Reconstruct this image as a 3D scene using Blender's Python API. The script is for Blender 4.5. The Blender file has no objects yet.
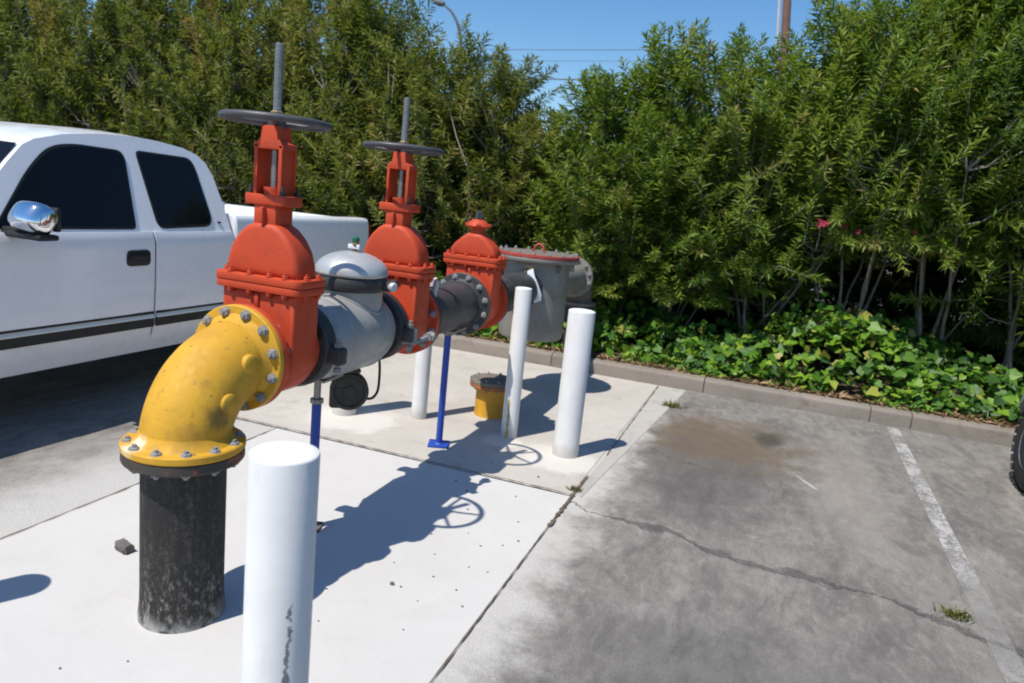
import bpy, bmesh, math, random
import numpy as np
from mathutils import Vector, Matrix, Quaternion

random.seed(7)
rng = np.random.default_rng(11)
SC = bpy.context.scene
COL = SC.collection
PI = math.pi

# ------------------------------------------------------------------ helpers
class MB:
    """collects shapes (world or thing coordinates) and links them as one mesh object"""
    def __init__(s, org=(0, 0, 0)):
        s.v = []; s.f = []; s.org = Vector(org)
    def add(s, vs, fs):
        n = len(s.v)
        s.v += [Vector(v) for v in vs]
        s.f += [tuple(i + n for i in f) for f in fs]
        return s
    def add_bm(s, bm, M=None):
        bm.verts.index_update()
        vs = [(M @ v.co) if M else v.co.copy() for v in bm.verts]
        fs = [[v.index for v in f.verts] for f in bm.faces]
        bm.free()
        return s.add(vs, fs)
    def box(s, c, size, bevel=0.0, rz=0.0, seg=2, R=None):
        bm = bmesh.new(); bmesh.ops.create_cube(bm, size=1)
        for v in bm.verts:
            v.co.x *= size[0]; v.co.y *= size[1]; v.co.z *= size[2]
        if bevel > 0:
            bmesh.ops.bevel(bm, geom=list(bm.edges), offset=bevel, segments=seg, affect='EDGES', profile=0.5)
        M = Matrix.Translation(c) @ (R.to_4x4() if R else Matrix.Rotation(rz, 4, 'Z'))
        return s.add_bm(bm, M)
    def lathe(s, prof, c=(0, 0, 0), axis=(0, 0, 1), n=32, cap=True):
        """prof: list of (r, h) along axis"""
        q = Vector((0, 0, 1)).rotation_difference(Vector(axis).normalized())
        vs = []; fs = []
        for (r, h) in prof:
            for k in range(n):
                a = 2 * PI * k / n
                vs.append(q @ Vector((r * math.cos(a), r * math.sin(a), h)) + Vector(c))
        m = len(prof)
        for i in range(m - 1):
            for k in range(n):
                k2 = (k + 1) % n
                fs.append((i * n + k, i * n + k2, (i + 1) * n + k2, (i + 1) * n + k))
        if cap:
            fs.append(tuple(range(n - 1, -1, -1)))
            fs.append(tuple((m - 1) * n + k for k in range(n)))
        return s.add(vs, fs)
    def cyl(s, p0, p1, r, n=24, r1=None, ch=0.0):
        p0 = Vector(p0); p1 = Vector(p1); L = (p1 - p0).length
        r1 = r if r1 is None else r1
        if ch > 0:
            prof = [(r - ch, 0), (r, ch), (r1, L - ch), (r1 - ch, L)]
        else:
            prof = [(r, 0), (r1, L)]
        return s.lathe(prof, p0, p1 - p0, n)
    def tube(s, pts, r, n=8, closed=False):
        pts = [Vector(p) for p in pts]; m = len(pts)
        rs = r if isinstance(r, (list, tuple)) else [r] * m
        vs = []; fs = []
        t0 = (pts[1] - pts[0]).normalized()
        ref = Vector((0, 0, 1)) if abs(t0.z) < .9 else Vector((1, 0, 0))
        u = t0.cross(ref).normalized()
        for i, p in enumerate(pts):
            if closed: t = (pts[(i + 1) % m] - pts[i - 1]).normalized()
            else: t = (pts[min(i + 1, m - 1)] - pts[max(i - 1, 0)]).normalized()
            u = (u - t * u.dot(t)).normalized(); w = t.cross(u)
            for k in range(n):
                a = 2 * PI * k / n
                vs.append(p + (u * math.cos(a) + w * math.sin(a)) * rs[i])
        for i in range(m if closed else m - 1):
            j = (i + 1) % m
            for k in range(n):
                k2 = (k + 1) % n
                fs.append((i * n + k, i * n + k2, j * n + k2, j * n + k))
        if not closed:
            fs.append(tuple(range(n - 1, -1, -1))); fs.append(tuple((m - 1) * n + k for k in range(n)))
        return s.add(vs, fs)
    def torus(s, c, R, r, axis=(0, 0, 1), N=48, n=10):
        q = Vector((0, 0, 1)).rotation_difference(Vector(axis).normalized())
        pts = [q @ Vector((R * math.cos(2 * PI * k / N), R * math.sin(2 * PI * k / N), 0)) + Vector(c) for k in range(N)]
        return s.tube(pts, r, n, closed=True)
    def prism(s, poly, t0, t1, fn, bevel=0.0, seg=3):
        """poly: 2-D outline; fn(u, v, t) -> 3-D point"""
        bm = bmesh.new()
        a = [bm.verts.new((p[0], p[1], t0)) for p in poly]
        b = [bm.verts.new((p[0], p[1], t1)) for p in poly]
        n = len(poly)
        bm.faces.new(a[::-1]); bm.faces.new(b)
        for i in range(n):
            bm.faces.new((a[i], a[(i + 1) % n], b[(i + 1) % n], b[i]))
        bmesh.ops.recalc_face_normals(bm, faces=bm.faces)
        if bevel > 0:
            ed = [e for e in bm.edges if abs(e.verts[0].co.z - e.verts[1].co.z) < 1e-6]
            bmesh.ops.bevel(bm, geom=ed, offset=bevel, segments=seg, affect='EDGES', profile=0.5)
        for v in bm.verts:
            v.co = Vector(fn(v.co.x, v.co.y, v.co.z))
        return s.add_bm(bm)
    def build(s, name, mat, parent=None, smooth=35, loc=None):
        me = bpy.data.meshes.new(name)
        me.from_pydata([tuple(v - s.org) for v in s.v], [], s.f)
        bm = bmesh.new(); bm.from_mesh(me)
        bmesh.ops.recalc_face_normals(bm, faces=bm.faces)
        bm.to_mesh(me); bm.free()
        if smooth:
            me.shade_smooth(); me.set_sharp_from_angle(angle=math.radians(smooth))
        if mat is not None: me.materials.append(mat)
        o = bpy.data.objects.new(name, me); COL.objects.link(o)
        if parent is not None: o.parent = parent
        if loc is not None: o.location = loc
        return o

def link_mesh(name, me, parent=None, loc=(0, 0, 0), q=None):
    o = bpy.data.objects.new(name, me); COL.objects.link(o)
    if parent is not None: o.parent = parent
    o.location = loc
    if q is not None:
        o.rotation_mode = 'QUATERNION'; o.rotation_quaternion = q
    return o

def tag(o, label, cat, group=None, kind=None):
    o['label'] = label; o['category'] = cat
    if group: o['group'] = group
    if kind: o['kind'] = kind
    return o

def empty(name, loc, label, cat, group=None, rz=0):
    o = bpy.data.objects.new(name, None); COL.objects.link(o)
    o.location = loc; o.rotation_euler = (0, 0, rz)
    o.empty_display_size = .1
    return tag(o, label, cat, group)

def copy_tree(o, parent=None):
    c = o.copy(); COL.objects.link(c)
    if parent is not None: c.parent = parent
    for ch in [x for x in bpy.data.objects if x.parent == o]:
        copy_tree(ch, c)
    return c

def structure(o):
    o['kind'] = 'structure'; return o

def chaikin(poly, it=2):
    for _ in range(it):
        out = []
        n = len(poly)
        for i in range(n):
            a = poly[i]; b = poly[(i + 1) % n]
            out.append((a[0] * .75 + b[0] * .25, a[1] * .75 + b[1] * .25))
            out.append((a[0] * .25 + b[0] * .75, a[1] * .25 + b[1] * .75))
        poly = out
    return poly

def round_poly(poly, r, seg=4):
    """round the corners of a 2-D outline; r may be a list"""
    out = []; n = len(poly)
    for i in range(n):
        ri = r[i] if isinstance(r, (list, tuple)) else r
        p = Vector(poly[i]); a = Vector(poly[i - 1]) - p; b = Vector(poly[(i + 1) % n]) - p
        d = min(ri, a.length * .48, b.length * .48)
        if d <= 1e-5: out.append(tuple(p)); continue
        p0 = p + a.normalized() * d; p1 = p + b.normalized() * d
        for k in range(seg + 1):
            t = k / seg
            q = p0 * (1 - t) ** 2 + p * 2 * t * (1 - t) + p1 * t * t
            out.append((q.x, q.y))
    return out

# ------------------------------------------------------------------ materials
def new_mat(name):
    m = bpy.data.materials.new(name); m.use_nodes = True
    nt = m.node_tree; nt.nodes.clear()
    out = nt.nodes.new('ShaderNodeOutputMaterial')
    b = nt.nodes.new('ShaderNodeBsdfPrincipled')
    nt.links.new(b.outputs[0], out.inputs['Surface'])
    return m, nt, b

class G:
    """small node-graph writer"""
    def __init__(s, nt): s.nt = nt
    def n(s, t, **kw):
        x = s.nt.nodes.new(t)
        for k, v in kw.items(): setattr(x, k, v)
        return x
    def put(s, sock, v):
        if isinstance(v, bpy.types.NodeSocket): s.nt.links.new(v, sock)
        else:
            if sock.type == 'RGBA' and len(v) == 3: v = (*v, 1)
            sock.default_value = v
    def coord(s, which='Object'):
        return s.n('ShaderNodeTexCoord').outputs[which]
    def mapping(s, vec, scale=(1, 1, 1), loc=(0, 0, 0)):
        x = s.n('ShaderNodeMapping'); s.put(x.inputs['Vector'], vec)
        x.inputs['Scale'].default_value = scale; x.inputs['Location'].default_value = loc
        return x.outputs[0]
    def noise(s, vec, scale, detail=4, rough=.55, dist=0.0):
        x = s.n('ShaderNodeTexNoise'); s.put(x.inputs['Vector'], vec)
        x.inputs['Scale'].default_value = scale; x.inputs['Detail'].default_value = detail
        x.inputs['Roughness'].default_value = rough; x.inputs['Distortion'].default_value = dist
        return x.outputs[0]
    def voro(s, vec, scale, feature='F1', out='Distance'):
        x = s.n('ShaderNodeTexVoronoi'); x.feature = feature; s.put(x.inputs['Vector'], vec)
        x.inputs['Scale'].default_value = scale
        return x.outputs[out]
    def ramp(s, fac, stops, interp='LINEAR'):
        x = s.n('ShaderNodeValToRGB'); x.color_ramp.interpolation = interp
        els = x.color_ramp.elements
        while len(els) < len(stops): els.new(.5)
        for e, (p, c) in zip(els, stops):
            e.position = p
            e.color = (c, c, c, 1) if isinstance(c, (int, float)) else (*c, 1)
        s.put(x.inputs[0], fac)
        return x.outputs[0]
    def math(s, op, a, b=0.0, c=0.0, clamp=False):
        x = s.n('ShaderNodeMath', operation=op, use_clamp=clamp)
        s.put(x.inputs[0], a); s.put(x.inputs[1], b); s.put(x.inputs[2], c)
        return x.outputs[0]
    def mix(s, fac, a, b, mode='MIX'):
        x = s.n('ShaderNodeMix', data_type='RGBA', blend_type=mode)
        s.put(x.inputs[0], fac); s.put(x.inputs[6], a); s.put(x.inputs[7], b)
        return x.outputs[2]
    def sep(s, vec):
        x = s.n('ShaderNodeSeparateXYZ'); s.put(x.inputs[0], vec); return x.outputs
    def smooth(s, v, a, b):
        x = s.n('ShaderNodeMapRange', interpolation_type='SMOOTHSTEP')
        s.put(x.inputs[0], v); x.inputs[1].default_value = a; x.inputs[2].default_value = b
        return x.outputs[0]
    def bump(s, h, strength, dist=.01):
        x = s.n('ShaderNodeBump'); s.put(x.inputs['Height'], h)
        x.inputs['Strength'].default_value = strength; x.inputs['Distance'].default_value = dist
        return x.outputs[0]

def painted(name, c, c2=None, rough=.45, metal=0.0, dirt=(.12, .09, .06), dirt_amt=.5, scale=7, bump=.15, chip=None, spec=.5):
    m, nt, b = new_mat(name); g = G(nt); co = g.coord()
    c2 = c2 or tuple(x * .8 for x in c)
    n1 = g.noise(co, scale, 5, .6)
    col = g.mix(g.ramp(n1, [(.35, 0), (.68, 1)]), c, c2)
    if dirt_amt > 0:
        n2 = g.noise(co, scale * 2.3, 8, .7, .4)
        col = g.mix(g.math('MULTIPLY', g.ramp(n2, [(.56, 0), (.72, 1)]), dirt_amt), col, dirt)
    if chip:
        n3 = g.noise(co, scale * 5, 4, .6)
        col = g.mix(g.ramp(n3, [(.66, 0), (.69, 1)]), col, chip)
    g.put(b.inputs['Base Color'], col)
    b.inputs['Metallic'].default_value = metal
    b.inputs['Specular IOR Level'].default_value = spec
    n4 = g.noise(co, scale * 4, 4)
    g.put(b.inputs['Roughness'], g.ramp(n4, [(.3, max(rough - .1, .02)), (.7, min(rough + .12, 1))]))
    if bump > 0:
        g.put(b.inputs['Normal'], g.bump(g.noise(co, scale * 14, 4, .6), bump, .004))
    return m

M = {}
M['red'] = painted('red_paint', (.52, .062, .019), (.44, .052, .018), .55, dirt=(.26, .06, .03), dirt_amt=.6, scale=6, bump=.3, spec=.35)
M['red_dull'] = painted('dull_red_paint', (.42, .045, .03), (.34, .05, .035), .65, dirt=(.24, .19, .17), dirt_amt=.85, scale=8)
M['yellow'] = painted('yellow_paint', (.62, .345, .028), (.53, .28, .022), .62, dirt=(.34, .18, .04), dirt_amt=.75, scale=9, chip=(.22, .12, .04), bump=.3, spec=.35)
nt = M['yellow'].node_tree; g = G(nt); b = nt.nodes['Principled BSDF']; old = b.inputs['Base Color'].links[0].from_socket
def spot(old, p, r, c, amt):
    v = g.n('ShaderNodeVectorMath', operation='DISTANCE'); g.put(v.inputs[0], g.coord()); v.inputs[1].default_value = p
    d = g.math('ADD', g.math('DIVIDE', v.outputs['Value'], r), g.math('MULTIPLY', g.math('SUBTRACT', g.noise(g.coord(), 24, 6, .7), .5), 1.3))
    return g.mix(g.math('MULTIPLY', g.smooth(d, 1.0, .25), amt), old, c)
old = spot(old, (.13, .0, .775), .07, (.10, .07, .03), .7)
old = spot(old, (.10, -.09, .72), .07, (.30, .17, .03), .5)
old = spot(old, (-.055, -.165, .68), .055, (.80, .72, .58), .8)
old = spot(old, (-.02, .12, 1.0), .09, (.45, .25, .03), .45)
old = spot(old, (.12, .16, .90), .06, (.40, .22, .04), .5)
g.put(b.inputs['Base Color'], old)
M['yellow_old'] = painted('old_yellow_paint', (.62, .33, .02), (.50, .24, .02), .6, dirt=(.16, .08, .03), dirt_amt=.8, scale=9)
M['orange_rust'] = painted('rust', (.42, .15, .04), (.20, .085, .04), .8, dirt_amt=.7, scale=14)
M['rust_plate'] = painted('brown_plate', (.16, .12, .105), (.12, .10, .09), .8, dirt_amt=.5, scale=10)
M['flange_rusty'] = painted('rust_blotched_black', (.035, .033, .03), (.06, .05, .04), .7, dirt=(.34, .10, .03), dirt_amt=.9, scale=6)
M['steel'] = painted('galvanised_bolt', (.30, .30, .30), (.21, .205, .195), .65, .2, dirt=(.14, .10, .07), dirt_amt=.6, scale=40, bump=.1)
M['stem'] = painted('stem_steel', (.30, .29, .28), (.22, .21, .20), .4, .8, dirt_amt=.4, scale=20)
M['wheel'] = painted('handwheel_iron', (.055, .055, .062), (.09, .09, .095), .5, .2, dirt=(.10, .09, .08), dirt_amt=.5, scale=14)
M['black'] = painted('black_coating', (.022, .022, .024), (.05, .05, .05), .55, dirt=(.13, .12, .10), dirt_amt=.5, scale=10)
M['spool'] = painted('spool_black', (.035, .035, .037), (.06, .06, .06), .5, dirt=(.16, .15, .13), dirt_amt=.5, scale=8)
M['grey'] = painted('grey_epoxy', (.37, .365, .35), (.30, .295, .28), .42, .12, dirt=(.13, .12, .10), dirt_amt=.35, scale=6)
M['silver'] = painted('silver_cover', (.55, .55, .545), (.48, .48, .475), .38, .40, dirt_amt=.25, scale=5)
M['bucket'] = painted('grey_bucket', (.27, .258, .23), (.20, .19, .165), .55, .1, dirt=(.12, .10, .07), dirt_amt=.5, scale=5)
M['mudgrey'] = painted('muddy_grey', (.20, .17, .14), (.13, .11, .09), .75, dirt_amt=.6, scale=9)
M['blue'] = painted('blue_paint', (.014, .065, .38), (.012, .05, .30), .45, dirt_amt=.25, scale=10)
M['meter'] = painted('dark_meter', (.035, .034, .028), (.06, .055, .045), .55, .3, dirt=(.10, .09, .06), dirt_amt=.5, scale=16)
M['brass'] = painted('brass', (.30, .22, .11), (.2, .15, .09), .5, .7, dirt_amt=.4, scale=20)
M['green_cap'] = painted('green_cap', (.01, .14, .08), None, .4, dirt_amt=.1)
M['white_plastic'] = painted('white_plastic', (.75, .77, .80), (.66, .68, .72), .5, dirt_amt=.1)
M['truck'] = painted('white_car_paint', (.82, .82, .83), (.79, .79, .80), .28, dirt=(.6, .58, .55), dirt_amt=.2, scale=2, bump=0)
M['truck'].node_tree.nodes['Principled BSDF'].inputs['Coat Weight'].default_value = .5
M['truck'].node_tree.nodes['Principled BSDF'].inputs['Coat Roughness'].default_value = .06
M['car'] = painted('silver_car_paint', (.48, .49, .51), (.46, .47, .49), .3, .4, dirt_amt=.1, scale=2, bump=0)
M['car'].node_tree.nodes['Principled BSDF'].inputs['Coat Weight'].default_value = .7
M['trim'] = painted('black_trim', (.010, .010, .011), (.014, .014, .014), .6, dirt_amt=.2, scale=12, bump=.05)
M['rubber'] = painted('tyre_rubber', (.018, .018, .019), (.03, .03, .029), .8, dirt=(.07, .065, .06), dirt_amt=.5, scale=10)
M['rim'] = painted('alloy_rim', (.5, .5, .5), None, .3, .9, dirt_amt=.3, scale=10, bump=0)
M['gold'] = painted('pale_metal_strip', (.88, .83, .70), (.84, .79, .66), .35, 0, dirt_amt=0, bump=0)
M['chrome'], nt_, b_ = new_mat('chrome')
b_.inputs['Base Color'].default_value = (.82, .83, .85, 1); b_.inputs['Metallic'].default_value = 1; b_.inputs['Roughness'].default_value = .07
M['glass'], nt_, b_ = new_mat('tinted_glass')
b_.inputs['Base Color'].default_value = (.006, .007, .009, 1); b_.inputs['Roughness'].default_value = .05; b_.inputs['IOR'].default_value = 1.28
M['lamp_red'], nt_, b_ = new_mat('tail_lamp_red')
b_.inputs['Base Color'].default_value = (.35, .01, .01, 1); b_.inputs['Roughness'].default_value = .12
M['lamp_clear'], nt_, b_ = new_mat('lamp_clear')
b_.inputs['Base Color'].default_value = (.6, .62, .64, 1); b_.inputs['Roughness'].default_value = .1
M['wood'] = painted('pole_wood', (.22, .12, .085), (.15, .085, .06), .85, dirt_amt=.4, scale=3)
M['galv'] = painted('pale_galvanised', (.55, .56, .58), (.48, .49, .5), .5, .2, dirt_amt=.2, scale=3)
M['darkpole'] = painted('dark_pole', (.10, .10, .11), None, .6, dirt_amt=.2)
M['wall_white'] = painted('white_render', (.72, .72, .72), (.66, .66, .66), .9, dirt_amt=.2, scale=1)
M['roof'] = painted('grey_shingle', (.20, .20, .21), (.15, .15, .16), .9, scale=2)
M['rock'] = painted('grey_rock', (.15, .14, .13), (.09, .085, .08), .95, dirt_amt=.5, scale=25, bump=.6)

def bollard_white(name, feature=None):
    m, nt, b = new_mat(name); g = G(nt); co = g.coord()
    n1 = g.noise(co, 6, 5, .6)
    col = g.mix(g.ramp(n1, [(.35, 0), (.7, 1)]), (.71, .71, .705), (.64, .64, .635))
    x, y, z = g.sep(co)
    # scuffs and dirt towards the foot, streaks
    sm = g.noise(g.mapping(co, (14, 14, 2.2)), 1, 6, .65)
    col = g.mix(g.math('MULTIPLY', g.ramp(sm, [(.6, 0), (.78, 1)]), .35), col, (.42, .40, .36))
    foot = g.smooth(g.math('ADD', z, g.math('MULTIPLY', g.noise(co, 11, 4), -.12)), .06, -.05)
    col = g.mix(g.math('MULTIPLY', foot, .55), col, (.40, .36, .31))
    if feature:
        ang = g.math('ARCTAN2', y, x)
        wob = g.math('MULTIPLY', g.math('SUBTRACT', g.noise(g.mapping(co, (2, 2, 11)), 1, 6, .75), .5), feature['wob'])
        d = g.math('ABSOLUTE', g.math('ADD', g.math('SUBTRACT', ang, feature['a']), wob))
        wid = g.math('MULTIPLY', g.noise(g.mapping(co, (1, 1, 17), (3, 0, 0)), 1, 4, .7), feature['w'])
        mk = g.math('LESS_THAN', d, g.math('SUBTRACT', wid, feature['w'] * .3))
        zm = g.math('MULTIPLY', g.smooth(z, feature['z0'], feature['z0'] + .03), g.smooth(z, feature['z1'], feature['z1'] - .02))
        pa = g.math('DIVIDE', g.math('SUBTRACT', ang, feature['a'] - .06), .16); pz = g.math('DIVIDE', g.math('SUBTRACT', z, feature['zb']), .05)
        pd = g.math('ADD', g.math('SQRT', g.math('ADD', g.math('MULTIPLY', pa, pa), g.math('MULTIPLY', pz, pz))), g.math('MULTIPLY', g.math('SUBTRACT', g.noise(co, 38, 6, .75), .5), 2.2))
        thin = g.math('GREATER_THAN', g.noise(g.mapping(co, (3, 3, 9), (5, 1, 2)), 4, 5, .7), .40)
        allm = g.math('MAXIMUM', g.math('MULTIPLY', g.math('MULTIPLY', mk, zm), thin), g.math('LESS_THAN', pd, .75))
        col = g.mix(allm, col, g.mix(g.noise(co, 45, 5, .7), feature['c'], tuple(q * .45 for q in feature['c'])))
    g.put(b.inputs['Base Color'], col); b.inputs['Roughness'].default_value = .55
    g.put(b.inputs['Normal'], g.bump(g.noise(co, 60, 5, .6), .12, .004))
    return m

# --- riser pipe with worn black coating, pale towards the foot
m, nt, b = new_mat('worn_black_pipe'); g = G(nt); co = g.coord(); x, y, z = g.sep(co)
st = g.noise(g.mapping(co, (30, 30, 6)), 1, 7, .7)
fine = g.noise(co, 70, 6, .7)
worn = g.math('MULTIPLY', st, fine)
col = g.mix(g.ramp(worn, [(.24, 0), (.50, 1)]), (.014, .013, .0125), (.11, .092, .076))
grit = g.math('MULTIPLY', g.ramp(g.noise(g.mapping(co, (60, 60, 30)), 1, 6, .75), [(.52, 0), (.66, 1)]), g.smooth(z, .36, .03))
col = g.mix(g.math('MULTIPLY', grit, .8), col, (.34, .32, .29))
ft = g.math('MULTIPLY', g.smooth(g.math('ADD', z, g.math('MULTIPLY', g.noise(co, 9, 4), .12)), .14, .06), g.ramp(g.noise(co, 26, 6, .7), [(.38, 0), (.55, 1)]))
col = g.mix(ft, col, (.36, .35, .33))
g.put(b.inputs['Base Color'], col); b.inputs['Roughness'].default_value = .75
g.put(b.inputs['Normal'], g.bump(g.noise(co, 90, 6, .7), .35, .006))
M['riser'] = m

# --- asphalt (world coordinates: the lot is one sheet)
m, nt, b = new_mat('old_asphalt'); g = G(nt); co = g.coord(); x, y, z = g.sep(co)
big = g.noise(co, .55, 6, .6, .6)
mid = g.noise(g.mapping(co, (1.5, .6, 1)), 1.6, 7, .68, .5)
fine = g.noise(co, 130, 3, .7)
agg = g.voro(co, 95, 'F1', 'Color')
col = g.mix(g.ramp(big, [(.36, 0), (.64, 1)]), (.265, .246, .224), (.335, .312, .284))
col = g.mix(g.ramp(mid, [(.44, 0), (.68, .8)]), col, (.145, .134, .126))
col = g.mix(g.math('MULTIPLY', g.ramp(g.noise(g.mapping(co, (1, .5, 1), (7, 3, 0)), 2.6, 8, .72, .7), [(.55, 0), (.68, 1)]), .55), col, (.30, .285, .265))
col = g.mix(g.ramp(fine, [(.35, 0), (.8, .45)]), col, (.075, .073, .072))
col = g.mix(g.ramp(g.noise(co, 34, 5, .75), [(.60, 0), (.70, .4)]), col, (.36, .34, .32))
def ell(cx, cy, rx, ry, nsc=2.5, wob=.5):
    dx = g.math('DIVIDE', g.math('SUBTRACT', x, cx), rx); dy = g.math('DIVIDE', g.math('SUBTRACT', y, cy), ry)
    d = g.math('SQRT', g.math('ADD', g.math('MULTIPLY', dx, dx), g.math('MULTIPLY', dy, dy)))
    return g.math('ADD', d, g.math('MULTIPLY', g.math('SUBTRACT', g.noise(co, nsc, 6, .65), .5), wob * 2))
mot = g.noise(g.mapping(co, (1.25, .62, 1)), 13, 9, .78, .3)
col = g.mix(g.ramp(mot, [(.36, .5), (.50, 0)]), col, (.13, .122, .113))
col = g.mix(g.ramp(mot, [(.53, 0), (.66, .55)]), col, (.38, .36, .335))
pat = g.noise(g.mapping(co, (1.3, .6, 1), (5, 9, 0)), 4.2, 9, .72, .8)
col = g.mix(g.ramp(pat, [(.38, .5), (.50, 0)]), col, (.105, .10, .097))
col = g.mix(g.ramp(pat, [(.57, 0), (.66, .45)]), col, (.37, .35, .325))
g1 = g.noise(co, 210, 2, .6)
col = g.mix(g.ramp(g1, [(.62, 0), (.74, .5)]), col, (.44, .42, .39))
col = g.mix(g.ramp(g1, [(.26, .55), (.38, 0)]), col, (.05, .048, .046))
# stall wheel-worn dark patch and brown oil stain
dk = g.math('MULTIPLY', g.smooth(ell(-.15, 4.75, .62, 1.15, 3, .55), 1.05, .45), .62)
col = g.mix(dk, col, (.098, .093, .091))
lane = g.math('MULTIPLY', g.smooth(ell(.72, 5.0, .30, 1.5, 3, .5), 1.1, .4), .45)
col = g.mix(lane, col, (.335, .305, .27))
dk2 = g.math('MULTIPLY', g.smooth(ell(.2, 2.3, .9, .75, 2.2, .6), 1.1, .4), .5)
col = g.mix(dk2, col, (.09, .089, .09))
dk3 = g.math('MULTIPLY', g.smooth(ell(1.75, 3.7, .4, 1.2, 2.2, .6), 1.1, .4), .5)
col = g.mix(dk3, col, (.075, .075, .077))
oil = g.math('MULTIPLY', g.smooth(ell(-.12, 5.5, .82, .80, 5, .9), 1.15, .3), .80)
col = g.mix(oil, col, g.mix(g.noise(co, 9, 5, .7), (.115, .082, .054), (.205, .155, .108)))
oil2 = g.math('MULTIPLY', g.smooth(ell(.22, 5.75, .16, .3, 6, .5), 1.0, .3), .7)
col = g.mix(oil2, col, (.055, .05, .045))
# pale dusty margin beside the slabs
ed = g.math('ADD', x, g.math('MULTIPLY', g.math('SUBTRACT', g.noise(co, 3.2, 8, .75), .5), .75))
mar = g.math('MULTIPLY', g.smooth(ed, -.50, -.82), g.smooth(x, -1.2, -1.0))
col = g.mix(g.math('MULTIPLY', mar, .95), col, (.56, .54, .505))
mar2 = g.math('MULTIPLY', g.smooth(ed, -3.6, -2.95), g.smooth(x, -2.2, -2.6))
col = g.mix(g.math('MULTIPLY', mar2, .92), col, (.56, .545, .52))
# crack crossing the stall
cy_ = g.math('ADD', g.math('MULTIPLY', x, -.19), 3.555)
wob = g.math('MULTIPLY', g.math('SUBTRACT', g.noise(co, 2.2, 6, .7), .5), .42)
dc = g.math('ABSOLUTE', g.math('ADD', g.math('SUBTRACT', y, cy_), wob))
cw = g.math('ADD', g.math('MULTIPLY', g.ramp(g.noise(g.mapping(co, (1, .2, 1)), 1.7, 3), [(.40, 0), (.6, 1)]), .062), .009)
ck = g.math('MULTIPLY', g.math('SUBTRACT', 1, g.math('DIVIDE', dc, cw), clamp=True), g.smooth(x, -.95, -.8))
ckm = g.math('MULTIPLY', g.math('MULTIPLY', ck, 1.7, clamp=True), g.ramp(g.noise(co, 26, 5, .7), [(.30, .45), (.5, 1)]))
col = g.mix(g.math('MULTIPLY', ckm, .55), col, (.06, .057, .054))
dc2 = g.math('ABSOLUTE', g.math('ADD', g.math('SUBTRACT', g.math('ADD', y, g.math('MULTIPLY', x, .55)), 4.62), g.math('MULTIPLY', g.math('SUBTRACT', g.noise(co, 3, 6, .7), .5), .5)))
ck2 = g.math('MULTIPLY', g.math('MULTIPLY', g.math('LESS_THAN', dc2, .006), g.smooth(x, -.95, -.75)), g.smooth(x, .2, -.3))
col = g.mix(g.math('MULTIPLY', ck2, .6), col, (.06, .058, .056))
g.put(b.inputs['Base Color'], col); b.inputs['Roughness'].default_value = .9; b.inputs['Specular IOR Level'].default_value = .25
hh = g.math('SUBTRACT', g.math('ADD', fine, g.math('MULTIPLY', g.sep(agg)[1], .5)), g.math('MULTIPLY', ckm, 1.5))
g.put(b.inputs['Normal'], g.bump(hh, .8, .010))
M['asphalt'] = m

def concrete(name, c, c2, stain, amt, dark=(.10, .09, .08)):
    m, nt, b = new_mat(name); g = G(nt); co = g.coord()
    n1 = g.noise(co, 1.3, 6, .6, .4)
    col = g.mix(g.ramp(n1, [(.35, 0), (.68, 1)]), c, c2)
    n2 = g.noise(co, 5.5, 8, .7, .5)
    col = g.mix(g.math('MULTIPLY', g.ramp(n2, [(.54, 0), (.72, 1)]), amt), col, stain)
    n3 = g.noise(co, 60, 5, .7)
    col = g.mix(g.math('MULTIPLY', g.ramp(n3, [(.35, 0), (.7, 1)]), .16), col, stain)
    n5 = g.noise(g.mapping(co, (1, .45, 1), (2, 5, 0)), 2.1, 7, .68, .7)
    col = g.mix(g.ramp(n5, [(.56, 0), (.70, .30)]), col, stain)
    sp = g.voro(co, 11, 'F1', 'Distance'); pick = g.sep(g.voro(co, 11, 'F1', 'Color'))[0]
    dots = g.math('MULTIPLY', g.math('LESS_THAN', g.math('ADD', sp, g.math('MULTIPLY', g.noise(co, 60, 3), .08)), .10), g.math('GREATER_THAN', pick, .93))
    col = g.mix(g.math('MULTIPLY', dots, .75), col, dark)
    g.put(b.inputs['Base Color'], col); b.inputs['Roughness'].default_value = .88; b.inputs['Specular IOR Level'].default_value = .3
    g.put(b.inputs['Normal'], g.bump(g.math('ADD', n3, g.noise(co, 260, 3, .6)), .22, .004))
    return m
M['slab_new'] = concrete('pale_concrete', (.55, .538, .52), (.515, .502, .484), (.44, .42, .39), .35)
M['slab_old'] = concrete('tan_concrete', (.50, .47, .43), (.43, .40, .36), (.32, .285, .245), .7)
M['slab_edge'] = concrete('grey_strip_concrete', (.46, .44, .41), (.38, .36, .335), (.25, .23, .21), .7)
nt = M['slab_old'].node_tree; g = G(nt); b = nt.nodes['Principled BSDF']; old = b.inputs['Base Color'].links[0].from_socket; co = g.coord()
for (px_, py_, pr_) in ((-1.06, 4.36, .33), (-2.55, 4.25, .36), (-1.5, 4.45, .16)):      # mortar smeared round the bollards' feet
    v = g.n('ShaderNodeVectorMath', operation='DISTANCE'); g.put(v.inputs[0], co); v.inputs[1].default_value = (px_, py_, .005)
    d = g.math('ADD', g.math('DIVIDE', v.outputs['Value'], pr_), g.math('MULTIPLY', g.math('SUBTRACT', g.noise(co, 5, 7, .7), .5), 1.2))
    old = g.mix(g.math('MULTIPLY', g.smooth(d, 1.0, .6), .75), old, (.60, .575, .535))
g.put(b.inputs['Base Color'], old)
M['kerb'] = concrete('kerb_concrete', (.27, .235, .20), (.20, .175, .15), (.12, .10, .085), .7)
m, nt, b = new_mat('joint_dirt'); g = G(nt); co = g.coord()
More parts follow.
